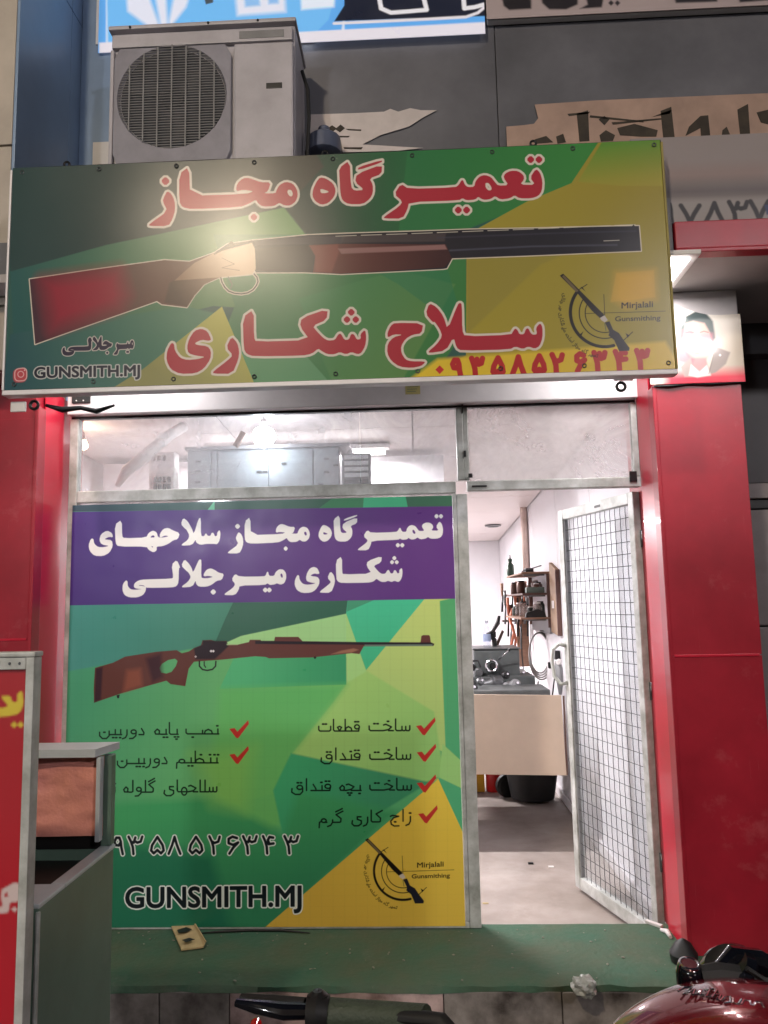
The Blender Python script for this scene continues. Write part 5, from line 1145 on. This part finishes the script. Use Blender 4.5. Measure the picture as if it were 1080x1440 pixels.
def plight(par, loc, w, r, col=(1,1,1)):
    a = bpy.data.lights.new('lamp_light', 'POINT'); a.energy = w; a.shadow_soft_size = r; a.color = col
    o = bpy.data.objects.new('lamp_light', a); COL.objects.link(o); o.parent = par; o.location = Vector(loc)-Vector(par.location); return o
plight(bp, bl+Vector((0,.0,-.12)), 5, .06, (.85,.92,1))
wl = at(118, 626, 4.3)
wp = thing('reflection_globe', 'warm bulb added for the reflection at the left end of the transom', 'globe', (wl.x, wl.y, wl.z))  # added globe and its light stand in for a warm reflection
part('globe', lathe(bm_new(), [(.004,-.03),(.022,-.015),(.024,.0),(.012,.03)], wl, (0,0,1), 12), emit_mat('reflection_glow', (1,.72,.45), 25), wp)
part('arm', tube(bm_new(), [wl+Vector((0,0,.031)), wl+Vector((-.05,.1,.1))], .006, 6), M_darkp, wp)
plight(wp, wl+Vector((0,-.05,0)), 3.0, .03, (1,.75,.5))
# ceiling strip lamps of the shop
def strip(x, y, w, label):
    L = thing('strip_lamp', label, 'lamp', (x, y, zc(y)-.01), 'strip lamps on the shop ceiling')
    part('housing', box(bm_new(), x-.6, x+.6, y-.05, y+.05, zc(y)-.04, zc(y)-.012, .004), M_white, L)
    part('tube', tube(bm_new(), [(x-.57, y, zc(y)-.06), (x+.57, y, zc(y)-.06)], .016, 10), M_tube, L)
    a = bpy.data.lights.new('lamp_light', 'AREA'); a.shape = 'RECTANGLE'; a.size = 1.1; a.size_y = .08; a.energy = w; a.color = (1, .955, .97)
    o = bpy.data.objects.new('lamp_light', a); COL.objects.link(o); o.parent = L; o.location = (0, 0, -.075)
strip(-.75, 4.86, 125, 'lit strip lamp on the shop ceiling nearest the street')
strip(-.55, 8.2, 220, 'lit strip lamp on the shop ceiling towards the rear')

# ================================================================== litter on the step
cdb = thing('cardboard_scrap', 'folded tan cardboard scrap lying on the green step below the banner', 'cardboard', (0,0,0))
P = [atz(240,1302,.012), atz(272,1299,.016), atz(289,1327,.014), atz(286,1333,.005), atz(255,1337,.004), atz(247,1318,.006)]
part('flap', prism(bm_new(), P, (0,0,.006)), M_card, cdb)
for q in ([(249,1308),(262,1304),(270,1307),(262,1311),(251,1312)], [(256,1322),(266,1319),(274,1321),(262,1325)]):
    part('printed_mark', prism(bm_new(), [atz(x, y, .0225) for x, y in q], (0,0,.001)), M_darkp, cdb)
part('fold', tube(bm_new(), [P[1]+Vector((0,0,.008)), P[2]+Vector((0,0,.008))], .004, 5), M_card, cdb)
small('black_strip', tube(bm_new(), [atz(x, y, .006) for x, y in ((275,1313),(310,1310),(350,1308),(395,1308),(436,1312))], [.002,.005,.006,.006,.002], 6), M_black, 'thin black rubber strip lying along the foot of the banner', 'strip')
bm = bmesh.new(); bmesh.ops.create_icosphere(bm, subdivisions=3, radius=.042); rr = random.Random(3)
for v in bm.verts:
    n_ = v.co.normalized(); k = 1+.2*math.sin(n_.x*5+2)*math.cos(n_.y*6)+.13*math.sin(n_.z*8+n_.x*5)+rr.uniform(-.035,.035); v.co = Vector((v.co.x*k, v.co.y*k, v.co.z*k*.8))
    v.co += Vector(atz(821,1388,.028))
tag(obj('crumpled_bag', bm, M_bag), 'crumpled white plastic scrap at the front edge of the green step', 'plastic scrap')
small('pale_rag', tube(bm_new(), [atz(929,1307,.008), atz(938,1310,.012), atz(943,1318,.006)], [.006,.012,.008], 6), M_white, 'small pale scrap in the corner by the right pillar', 'scrap')
small('pillar_foot_lump', lathe(bm_new(), [(.05,0),(.055,.03),(.03,.07),(.005,.085)], atz(962,1352,0), (0,0,1), 12), M_black, 'dark rag heaped at the foot of the right pillar', 'rag')

bm = bm_new(); rg = random.Random(11)
for k in range(70):
    gx, gy, gs = rg.uniform(-1.4, 1.0), 3.56-.46*rg.random()**1.5, rg.uniform(.0015, .0055)
    M4 = Matrix.Translation((gx, gy, gs*.4)) @ Matrix.Rotation(rg.uniform(0, 3), 4, 'Z') @ Matrix.Diagonal((gs*rg.uniform(.6, 2.2), gs, gs*.5, 1))
    bmesh.ops.create_icosphere(bm, subdivisions=1, radius=1, matrix=M4)
obj('grit', bm, mat('pale_grit', (150,146,132), .8, 0, .6, 60), kind='stuff', label='pale grit and crumbs scattered over the green step')
small('floor_scrap', box(bm_new(), .30, .33, 4.2, 4.215, FZ, FZ+.003), M_card, 'tiny tan sliver on the interior floor near the threshold', 'scrap')

# ================================================================== foreground left: red box sign and green metal stand
rb = thing('red_box_sign', 'tall red box sign with pale metal frame standing at the lower left', 'sign', (-1.1, 1.52, -.3))
cb2 = Canvas(-1.6, -.772, -.3, 1.325, 1.507, 300, (176,34,44))
cb2.fill([(-250,930),(60,930),(60,1500),(-250,1500)], cb2.grad((0,940),(168,34,42),(0,1400),(186,34,48)))
gold = (216,196,64)
cb2.fill(chaikin([(0,979),(14,978),(17,987),(24,987),(24,975),(31,971),(33,990),(27,1003),(12,1007),(-30,1009),(-30,997),(0,996),(12,993)], .2), gold)
for x, y in ((19.5,1019),(28.5,1019)): cb2.fill([dm(x, y, 4.6)], gold)
cb2.fill([(-34,1000),(0,995),(0,1008),(-34,1012)], gold)
pw = (214,196,194)
cb2.fill(chaikin([(8,1247),(20,1240),(27,1242),(28,1258),(24,1268),(13,1268),(12,1282),(2,1284),(-10,1283),(-10,1276),(4,1274),(1,1262),(2,1250)], .2), pw); cb2.fill([(6,1256),(10,1254),(11,1260),(6,1261)], (180,34,46)); cb2.fill([dm(20,1278,4)], pw)
M_rb = print_mat('red_box_face', cb2.image('red_box_print', .85), .4, .4)
o = img_face('printed_face', cb2, 1, M_rb, nx=3, nz=3, z0=-.26); o.parent = rb; o.location = -Vector(rb.location)
pf = lambda nm, bm, m: part(nm, bm, m, rb)
xe = at(49, 940, 1.5).x; zt = at(30, 924, 1.5).z
pf('frame_post', box(bm_new(), xe-.017, xe, 1.497, 1.528, -.28, zt-.0005, .002), M_alu)
pf('top_rail', box(bm_new(), -1.61, xe+.002, 1.495, 1.53, zt, zt+.01, .003), M_alu)
pf('top_rail_face', box(bm_new(), -1.61, xe-.0175, 1.498, 1.506, zt-.024, zt-.0005, .002), M_alu)
pf('case', box(bm_new(), -1.6, xe-.0175, 1.5085, 1.525, -.29, zt-.001), M_grey)
for dx in (-.03, -.05): pf('rivet', lathe(bm_new(), [(.003,0),(.002,.002)], (xe+dx, 1.4975, zt-.012), (0,-1,0), 8), M_steel)
for x in (-1.5, xe-.03): pf('foot', box(bm_new(), x-.02, x+.02, 1.46, 1.58, -.30, -.2901), M_black)

st = thing('metal_stand', 'green grey metal cabinet with open front and pink foil panel beside the red box sign', 'cabinet', (-1.0, 2.3, -.3))
ps = lambda nm, bm, m: part(nm, bm, m, st)
XR = -.80; XL = -1.40
Zt = 1.05
YN, YF, ZB = 1.645, 2.045, .812
ps('side_sheet', box(bm_new(), XR-.012, XR, YN, YF, -.27, ZB-.004, .004), M_green)
ps('front_sheet', box(bm_new(), XL, XR-.0125, YN, YN+.012, -.27, ZB-.004, .003), M_green)
ps('far_side_sheet', box(bm_new(), XL-.012, XL-.0005, YN, YF, -.27, 1.05, .003), M_green)
ps('back_sheet', box(bm_new(), XL, XR-.0125, YF-.012, YF, -.27, ZB-.004), M_green)
ps('front_tray', box(bm_new(), XL, XR+.004, YN-.004, YN+.115, ZB-.0035, ZB+.006, .003), M_shelf)
ps('side_lip', box(bm_new(), XR-.03, XR+.004, YN+.1155, YF+.002, ZB-.0035, ZB+.006, .003), M_shelf)
ps('shade_well', box(bm_new(), XL, XR-.031, YN+.116, YF-.013, ZB-.10, ZB-.03), M_black)  # black sheet stands in for the shade inside the open recess
ps('riser_back', box(bm_new(), XL, XR-.02, YF-.010, YF+.004, ZB-.0035, .865), M_black)  # black too, carries the shade of the recess up the back
ps('corner_strip', tube(bm_new(), [(XR+.001, YN-.002, ZB-.01), (XR+.001, YN-.002, .3), (XR+.001, YN-.002, -.26)], .005, 6), M_alu)
z0_, z1_ = .845, 1.045
ps('side_rail', box(bm_new(), XR-.0275, XR-.001, YF-.02, YF+.006, ZB+.0065, z1_, .003), M_green)
ps('top_shelf', hexa(bm_new(), [(XL,YF-.06,z1_+.002),(XR-.03,YF-.06,z1_+.002),(XR+.006,YF+.01,z1_+.010),(XL,YF+.01,z1_+.010),(XL,YF-.06,z1_+.022),(XR-.03,YF-.06,z1_+.022),(XR+.006,YF+.01,z1_+.028),(XL,YF+.01,z1_+.028)]), M_shelf)
bm = bmesh.new(); nx, nz = 26, 18; Vv = []
for j in range(nz+1):
    for i in range(nx+1):
        x = XL+.01+(XR-.022-XL-.01)*i/nx; z = z0_+(z1_-z0_)*j/nz
        Vv.append(bm.verts.new((x, YF-.03+.0035*math.sin(i*.55+j*.3)+.004*abs(math.sin(i*.33-j*.5+1))+.002*abs(math.sin(j*.9+i*.2)), z)))
for j in range(nz):
    for i in range(nx):
        a = j*(nx+1)+i; bm.faces.new((Vv[a], Vv[a+1], Vv[a+nx+2], Vv[a+nx+1]))
fl = bm.faces[:]
for q_ in fl: q_.smooth = True
g = bmesh.ops.extrude_face_region(bm, geom=fl); bmesh.ops.translate(bm, vec=(0,.004,0), verts=[v for v in g['geom'] if isinstance(v, bmesh.types.BMVert)]); bmesh.ops.recalc_face_normals(bm, faces=bm.faces[:])
ps('foil_panel', bm, M_foil)
ps('right_trim', box(bm_new(), XR-.030, XR-.0185, YF-.052, YF-.03, z0_-.008, z1_, .002), M_shelf)
for x, y in ((XL+.02,YN+.03),(XR-.03,YN+.03),(XL+.02,YF-.03),(XR-.03,YF-.03)): ps('leg', box(bm_new(), x-.015, x+.015, y-.015, y+.015, -.30, -.265), M_steel)
small('faded_sign_strip', box(bm_new(), -1.86, -1.70, 3.06, 3.085, at(5,408,3.06).z, at(5,345,3.06).z, .003), M_grey, 'grey strip sign edge behind the left end of the big sign', 'sign')
E_T = at(6, 376, 3.055)
fsx = bpy.data.objects['faded_sign_strip']
obj('letter', box(bm_new(), E_T.x-.03, E_T.x+.03, 3.05, 3.0595, E_T.z+.02, E_T.z+.035), M_darkp, fsx); obj('letter', box(bm_new(), E_T.x-.008, E_T.x+.008, 3.05, 3.0595, E_T.z-.04, E_T.z+.0195), M_darkp, fsx)

# ================================================================== motorcycles
def wheel(par, cx, cy, cz, r, nm='wheel'):
    w = obj(nm, rel(par, lathe(bm_new(), [(.03,-.05),(.035,-.03),(.035,.03),(.03,.05)], (cx, cy, cz), (0,1,0), 14)), M_steel, par)
    sub_ = lambda n_, b_, m_: obj(n_, rel(par, b_), m_, w)
    sub_('tyre', torus(bm_new(), (cx, cy, cz), r-.045, .045, (0,1,0), seg=40, s2=10), M_black)
    sub_('rim', torus(bm_new(), (cx, cy, cz), r-.095, .014, (0,1,0), seg=40, s2=8), M_chrome)
    for k in range(12):
        a = math.pi*2*k/12; sub_('spoke', tube(bm_new(), [(cx+.033*math.cos(a), cy+(.03 if k % 2 else -.03), cz+.033*math.sin(a)), (cx+(r-.1)*math.cos(a+.25), cy, cz+(r-.1)*math.sin(a+.25))], .0025, 4), M_chrome)
def tank(par, cx, cy, cz, L, wd, ht, m):
    """fuel tank as lofted rings along x"""
    bm = bmesh.new(); rings = []; N_ = 18; S = 20
    for i in range(N_+1):
        t = i/N_; e = math.sin(math.pi*min(max(t, .0), 1))**.42 if 0 < t < 1 else .02
        w_ = wd*e*(.72+.28*math.sin(t*math.pi*.9+.2)); h_t = ht*e*(.80+.22*math.sin(t*math.pi*.8+.35)); x = cx-L/2+L*t
        ring = []
        for k in range(S):
            a = 2*math.pi*k/S; c_, s_ = math.cos(a), math.sin(a)
            y = w_/2*math.copysign(abs(c_)**.8, c_); z = (h_t*.62 if s_ > 0 else h_t*.38)*math.copysign(abs(s_)**.8, s_)
            ring.append(bm.verts.new((x, cy+y, cz+z)))
        rings.append(ring)
    for p, q in zip(rings, rings[1:]):
        for k in range(S): bm.faces.new((p[k], p[(k+1) % S], q[(k+1) % S], q[k])).smooth = True
    bm.faces.new(rings[0][::-1]); bm.faces.new(rings[-1]); bmesh.ops.recalc_face_normals(bm, faces=bm.faces[:])
    o = obj('fuel_tank', rel(par, bm), m, par); sd = o.modifiers.new('s', 'SUBSURF'); sd.levels = 1; sd.render_levels = 2
    return o
def moto(cx, cy, gz, label, m_t):
    p = thing('motorcycle', label, 'motorcycle', (cx, cy, gz), 'motorcycles parked in front of the shop')
    q = lambda nm, bm, m: obj(nm, rel(p, bm), m, p)
    wheel(p, cx+.68, cy, gz+.30, .30); wheel(p, cx-.60, cy, gz+.30, .30)
    q('frame', tube(bm_new(), [(cx+.36,cy,gz+.86),(cx+.25,cy,gz+.55),(cx+.15,cy,gz+.32),(cx-.25,cy,gz+.32),(cx-.30,cy,gz+.62),(cx-.75,cy,gz+.70)], .02, 8), M_black)
    q('swing_arm', tube(bm_new(), [(cx-.22,cy+.07,gz+.36),(cx-.60,cy+.07,gz+.30)], .018, 8), M_black)
    q('engine', lathe(bm_new(), [(.07,-.12),(.11,-.1),(.11,.1),(.07,.12)], (cx-.02,cy,gz+.40), (0,1,0), 18), M_steel)
    q('cylinder_fins', lathe(bm_new(), [(.055,0),(.07,.02),(.055,.03),(.07,.05),(.055,.06),(.07,.08),(.055,.1),(.065,.14)], (cx+.08,cy,gz+.46), (.35,0,1), 14), M_steel)
    q('exhaust', tube(bm_new(), [(cx+.15,cy-.06,gz+.5),(cx+.24,cy-.09,gz+.36),(cx+.05,cy-.12,gz+.22),(cx-.3,cy-.13,gz+.24),(cx-.85,cy-.13,gz+.30)], [.018,.02,.02,.035,.038], 10), M_chrome)
    for s in (-1, 1): q('fork_leg', tube(bm_new(), [(cx+.38,cy+s*.075,gz+.88),(cx+.68,cy+s*.075,gz+.30)], .018, 10), M_chrome)
    q('front_mudguard', tube(bm_new(), [(cx+.68+.33*math.cos(a), cy, gz+.30+.33*math.sin(a)) for a in [R_(v) for v in range(30, 160, 14)]], .04, 8), m_t)
    q('seat', box(bm_new(), cx-.80, cx-.14, cy-.12, cy+.12, gz+.70, gz+.765, .03), M_black)
    q('rear_mudguard', box(bm_new(), cx-.95, cx-.55, cy-.07, cy+.07, gz+.62, gz+.66, .015), m_t)
    q('tail_lamp', box(bm_new(), cx-.99, cx-.951, cy-.05, cy+.05, gz+.60, gz+.68, .01), M_lens)
    q('head_lamp', lathe(bm_new(), [(.03,-.06),(.075,-.03),(.09,.02),(.085,.05)], (cx+.50,cy,gz+.84), (1,0,-.1), 20), M_black)
    q('side_stand', tube(bm_new(), [(cx-.1,cy+.1,gz+.3),(cx-.05,cy+.26,gz+.004)], .010, 6), M_steel)
    for s in (-1, 1): q('foot_peg', tube(bm_new(), [(cx-.1,cy+s*.12,gz+.28),(cx-.1,cy+s*.24,gz+.28)], .014, 8), M_black)
    return p, q
def handlebar(par, X, bars_tilt=0.):
    pass
# A: red tank at lower right, pointing right
gz = -.30; ax, ay = .66, 1.62
mA, qA = moto(ax, ay, gz, 'maroon motorcycle with chrome script on its tank at the lower right', M_tank)
tk = tank(mA, .622, 1.62, .517, .60, .34, .225, M_tank)
# script lettering on the tank side facing the street, thin raised chrome strokes
def on_tank(px_, py_):
    """point on the near flank of the tank under a photo position"""
    r = ray(px_, py_); best = None
    for k in range(400):
        t = 1.2+k*.0015; P_ = CAM+r*t
        u = (P_.x-.622)/.30; e = max(1-abs(u)**2.6, 0)**.5
        if e > 0 and ((P_.y-1.62)/(.165*e))**2+((P_.z-.517)/(.138*e))**2 < 1.0: return P_
    return None
scr = [[(953,1394),(962,1389),(972,1388),(968,1393),(960,1399)], [(964,1398),(975,1392)], [(977,1392),(974,1399),(981,1398),(985,1393)], [(986,1393),(984,1400),(990,1400)], [(990,1393),(1003,1391)], [(999,1390),(993,1402),(1001,1403)], [(1008,1393),(1000,1404),(1010,1406),(1013,1400),(1006,1399)], [(1012,1408),(1018,1402),(1026,1402),(1026,1410),(1018,1411)], [(1030,1404),(1030,1411),(1038,1412),(1042,1406)], [(1042,1413),(1046,1406),(1054,1408),(1056,1415)], [(1058,1415),(1062,1409),(1070,1411),(1074,1418)]]
tg = rel(mA, bm_new())
for l in scr:
    pts = [on_tank(x, y+1) for x, y in l]; pts = [x for x in pts if x is not None]
    if len(pts) > 1: qA('script_letter', tube(bm_new(), [p_-Vector((0,.003,-.003)) for p_ in pts], .0023, 6), M_chrome)
if False: qA('tank_cap', lathe(bm_new(), [(.032,0),(.034,.012),(.026,.02)], (.62,1.62,.676), (0,0,1), 18), M_chrome)
qA('handlebar', tube(bm_new(), [(ax+.30,1.98,.74),(ax+.42,1.92,.76),(ax+.46,1.75,.70),(ax+.46,1.50,.70),(ax+.42,1.33,.76),(ax+.30,1.27,.74)], .012, 10), M_chrome)
for s, y in ((1,1.98),(-1,1.27)):
    qA('grip', tube(bm_new(), [(ax+.31,y,.742),(ax+.42,y-.05*s,.76)], .019, 10), M_black)
qA('headstock_clamp', box(bm_new(), ax+.36, ax+.44, 1.56, 1.68, .58, .66, .012), M_steel)
# controls seen just over the tank
i1 = at(968,1362,1.75); qA('key_switch', lathe(bm_new(), [(.026,0),(.028,.03),(.024,.045),(.018,.05)], (i1.x, 1.75, i1.z-.035), (0,-.2,1), 16), M_blackg)
qA('switch_rim', torus(bm_new(), (i1.x, 1.742, i1.z+.012), .019, .004, (0,-.2,1), seg=18, s2=6), M_chrome)
i2 = at(1040,1362,1.76); qA('instrument_cluster', lathe(bm_new(), [(.03,0),(.058,.02),(.06,.05),(.045,.062)], (i2.x, 1.78, i2.z-.04), (-.5,-.3,1), 20), M_blackg)
qA('instrument_shroud', tube(bm_new(), [at(1005,1368,1.75), at(1030,1345,1.77), at(1065,1352,1.78), at(1095,1372,1.78)], [.012,.022,.026,.03], 10), M_blackg)
qA('cable', tube(bm_new(), [at(1050,1362,1.72), at(1075,1378,1.72), at(1110,1385,1.72)], .006, 6), M_black)
qA('rubber_boot', tube(bm_new(), [at(985,1372,1.74), at(1010,1370,1.74), at(1060,1378,1.74)], [.02,.024,.026], 8), M_black)
# B: only its handlebar end rises into view at the bottom
bx0, by0 = .30, .35
mB, qB = moto(bx0, by0, gz, 'motorcycle showing only its dark handlebar end and lever at the bottom', M_tank)
tank(mB, .28, .35, .50, .56, .30, .22, M_tank)
mB.rotation_euler = (0, 0, R_(0))
hbL = [at(335,1408,1.32), at(440,1420,1.30)]
qB('handlebar', tube(bm_new(), [at(450,1424,1.30), at(540,1428,1.28), at(620,1436,1.22), (bx0-.02,1.0,.62), (bx0+.2,.62,.60)], .013, 10), M_black)
qB('grip', tube(bm_new(), [at(462,1425,1.30), at(535,1429,1.285), at(600,1434,1.25)], [.022,.021,.021], 12), M_gripg)
qB('clamp', tube(bm_new(), [at(432,1424,1.30), at(446,1424,1.30), at(461,1426,1.30)], [.026,.034,.026], 12), M_black)
qB('clamp_knob', lathe(bm_new(), [(.014,0),(.016,.012),(.008,.018)], at(447,1410,1.30), (0,0,1), 10), M_darkp)
qB('upper_lever', tube(bm_new(), [at(430,1412,1.31), at(380,1407,1.33), at(340,1404,1.35)], [.010,.009,.008], 8), M_black)
qB('lower_lever', tube(bm_new(), [at(435,1422,1.30), at(400,1422,1.30), at(360,1416,1.30), at(332,1410,1.31)], [.012,.013,.010,.006], 10), M_blackg)
qB('side_reflector', lathe(bm_new(), [(.0,-.004),(.009,-.002),(.009,.002),(.0,.004)], at(360,1440,1.30), (.3,-1,.3), 16), M_lens)

# ================================================================== street lamps on the camera's side of the road
def street_lamp(x, y, z, w, col, r, label, strength, hx=0):
    L = thing('street_lamp', label, 'street lamp', (x, y, -.30))
    part('pole', tube(bm_new(), [(x+hx,y-.5,-.30),(x+hx,y-.5,z+.12)], [.06,.04], 10), M_steel, L)
    part('arm', tube(bm_new(), [(x+hx,y-.5,z+.1),(x+hx*.5,y-.35,z+.22),(x,y-.12,z+.14)], .022, 8), M_steel, L)
    part('hood', lathe(bm_new(), [(.04,.16),(.15,.08),(.17,.03),(.165,.03)], (x, y, z), (0,0,1), 20), M_steel, L)
    part('lens', lathe(bm_new(), [(.01,-.04),(.09,-.02),(.13,.025)], (x, y, z), (0,0,1), 20), emit_mat('street_lens', col, strength), L)
    o = plight(L, (x, y, z-.09), w, r, col); return L
street_lamp(-2.1, -3.0, 5.9, 900, (1, .83, .62), .16, 'warm street lamp behind the viewer opposite the shop', 60)
# lamp over the opposite shopfront
opp = thing('opposite_shopfront', 'pale building across the street facing the shop', 'building', (0, -9.0, -.3))
part('wall', box(bm_new(), -12, 12, -9.4, -9.0, -.3, 7), M_beige, opp)
for i in range(5):
    x = -9+i*4.2
    part('window', box(bm_new(), x, x+2.6, -8.995, -8.98, .3, 2.4), M_darkp, opp)
    part('awning', prism(bm_new(), [(x-.2,-8.995,2.9),(x-.2,-7.9,2.5),(x-.2,-7.9,2.46),(x-.2,-8.995,2.7)], (3.0,0,0)), M_red if i % 2 else M_green, opp)
def flood(x, y, z, sx, sz, w, col, label, aim):
    L = thing('flood_lamp', label, 'flood lamp', (x, y, z), 'flood lamps across the street')
    part('case', box(bm_new(), x-sx/2-.03, x+sx/2+.03, y-.08, y-.006, z-sz/2-.03, z+sz/2+.03, .01), M_darkp, L)
    part('lens', box(bm_new(), x-sx/2, x+sx/2, y-.005, y, z-sz/2, z+sz/2), emit_mat('flood_lens', col, 40), L)
    part('mount', tube(bm_new(), [(x, y-.08, z), (x, -8.99, z)], .03, 8), M_steel, L)
    a = bpy.data.lights.new('lamp_light', 'AREA'); a.shape = 'RECTANGLE'; a.size = sx; a.size_y = sz; a.energy = w; a.color = col
    o = bpy.data.objects.new('lamp_light', a); COL.objects.link(o); o.parent = L; o.location = (0, .02, 0)
    d = Vector(aim)-Vector((x, y, z)); o.rotation_euler = d.to_track_quat('-Z', 'Y').to_euler()
flood(4.95, -6.5, 5.75, .8, .5, 420, (1, .93, .95), 'square flood lamp across the street to the right', (0, 3.5, 1.2))
flood(-3.6, -6.5, 3.2, .5, .35, 230, (.96, .97, 1), 'square flood lamp across the street to the left', (0, 3.5, 1.2))
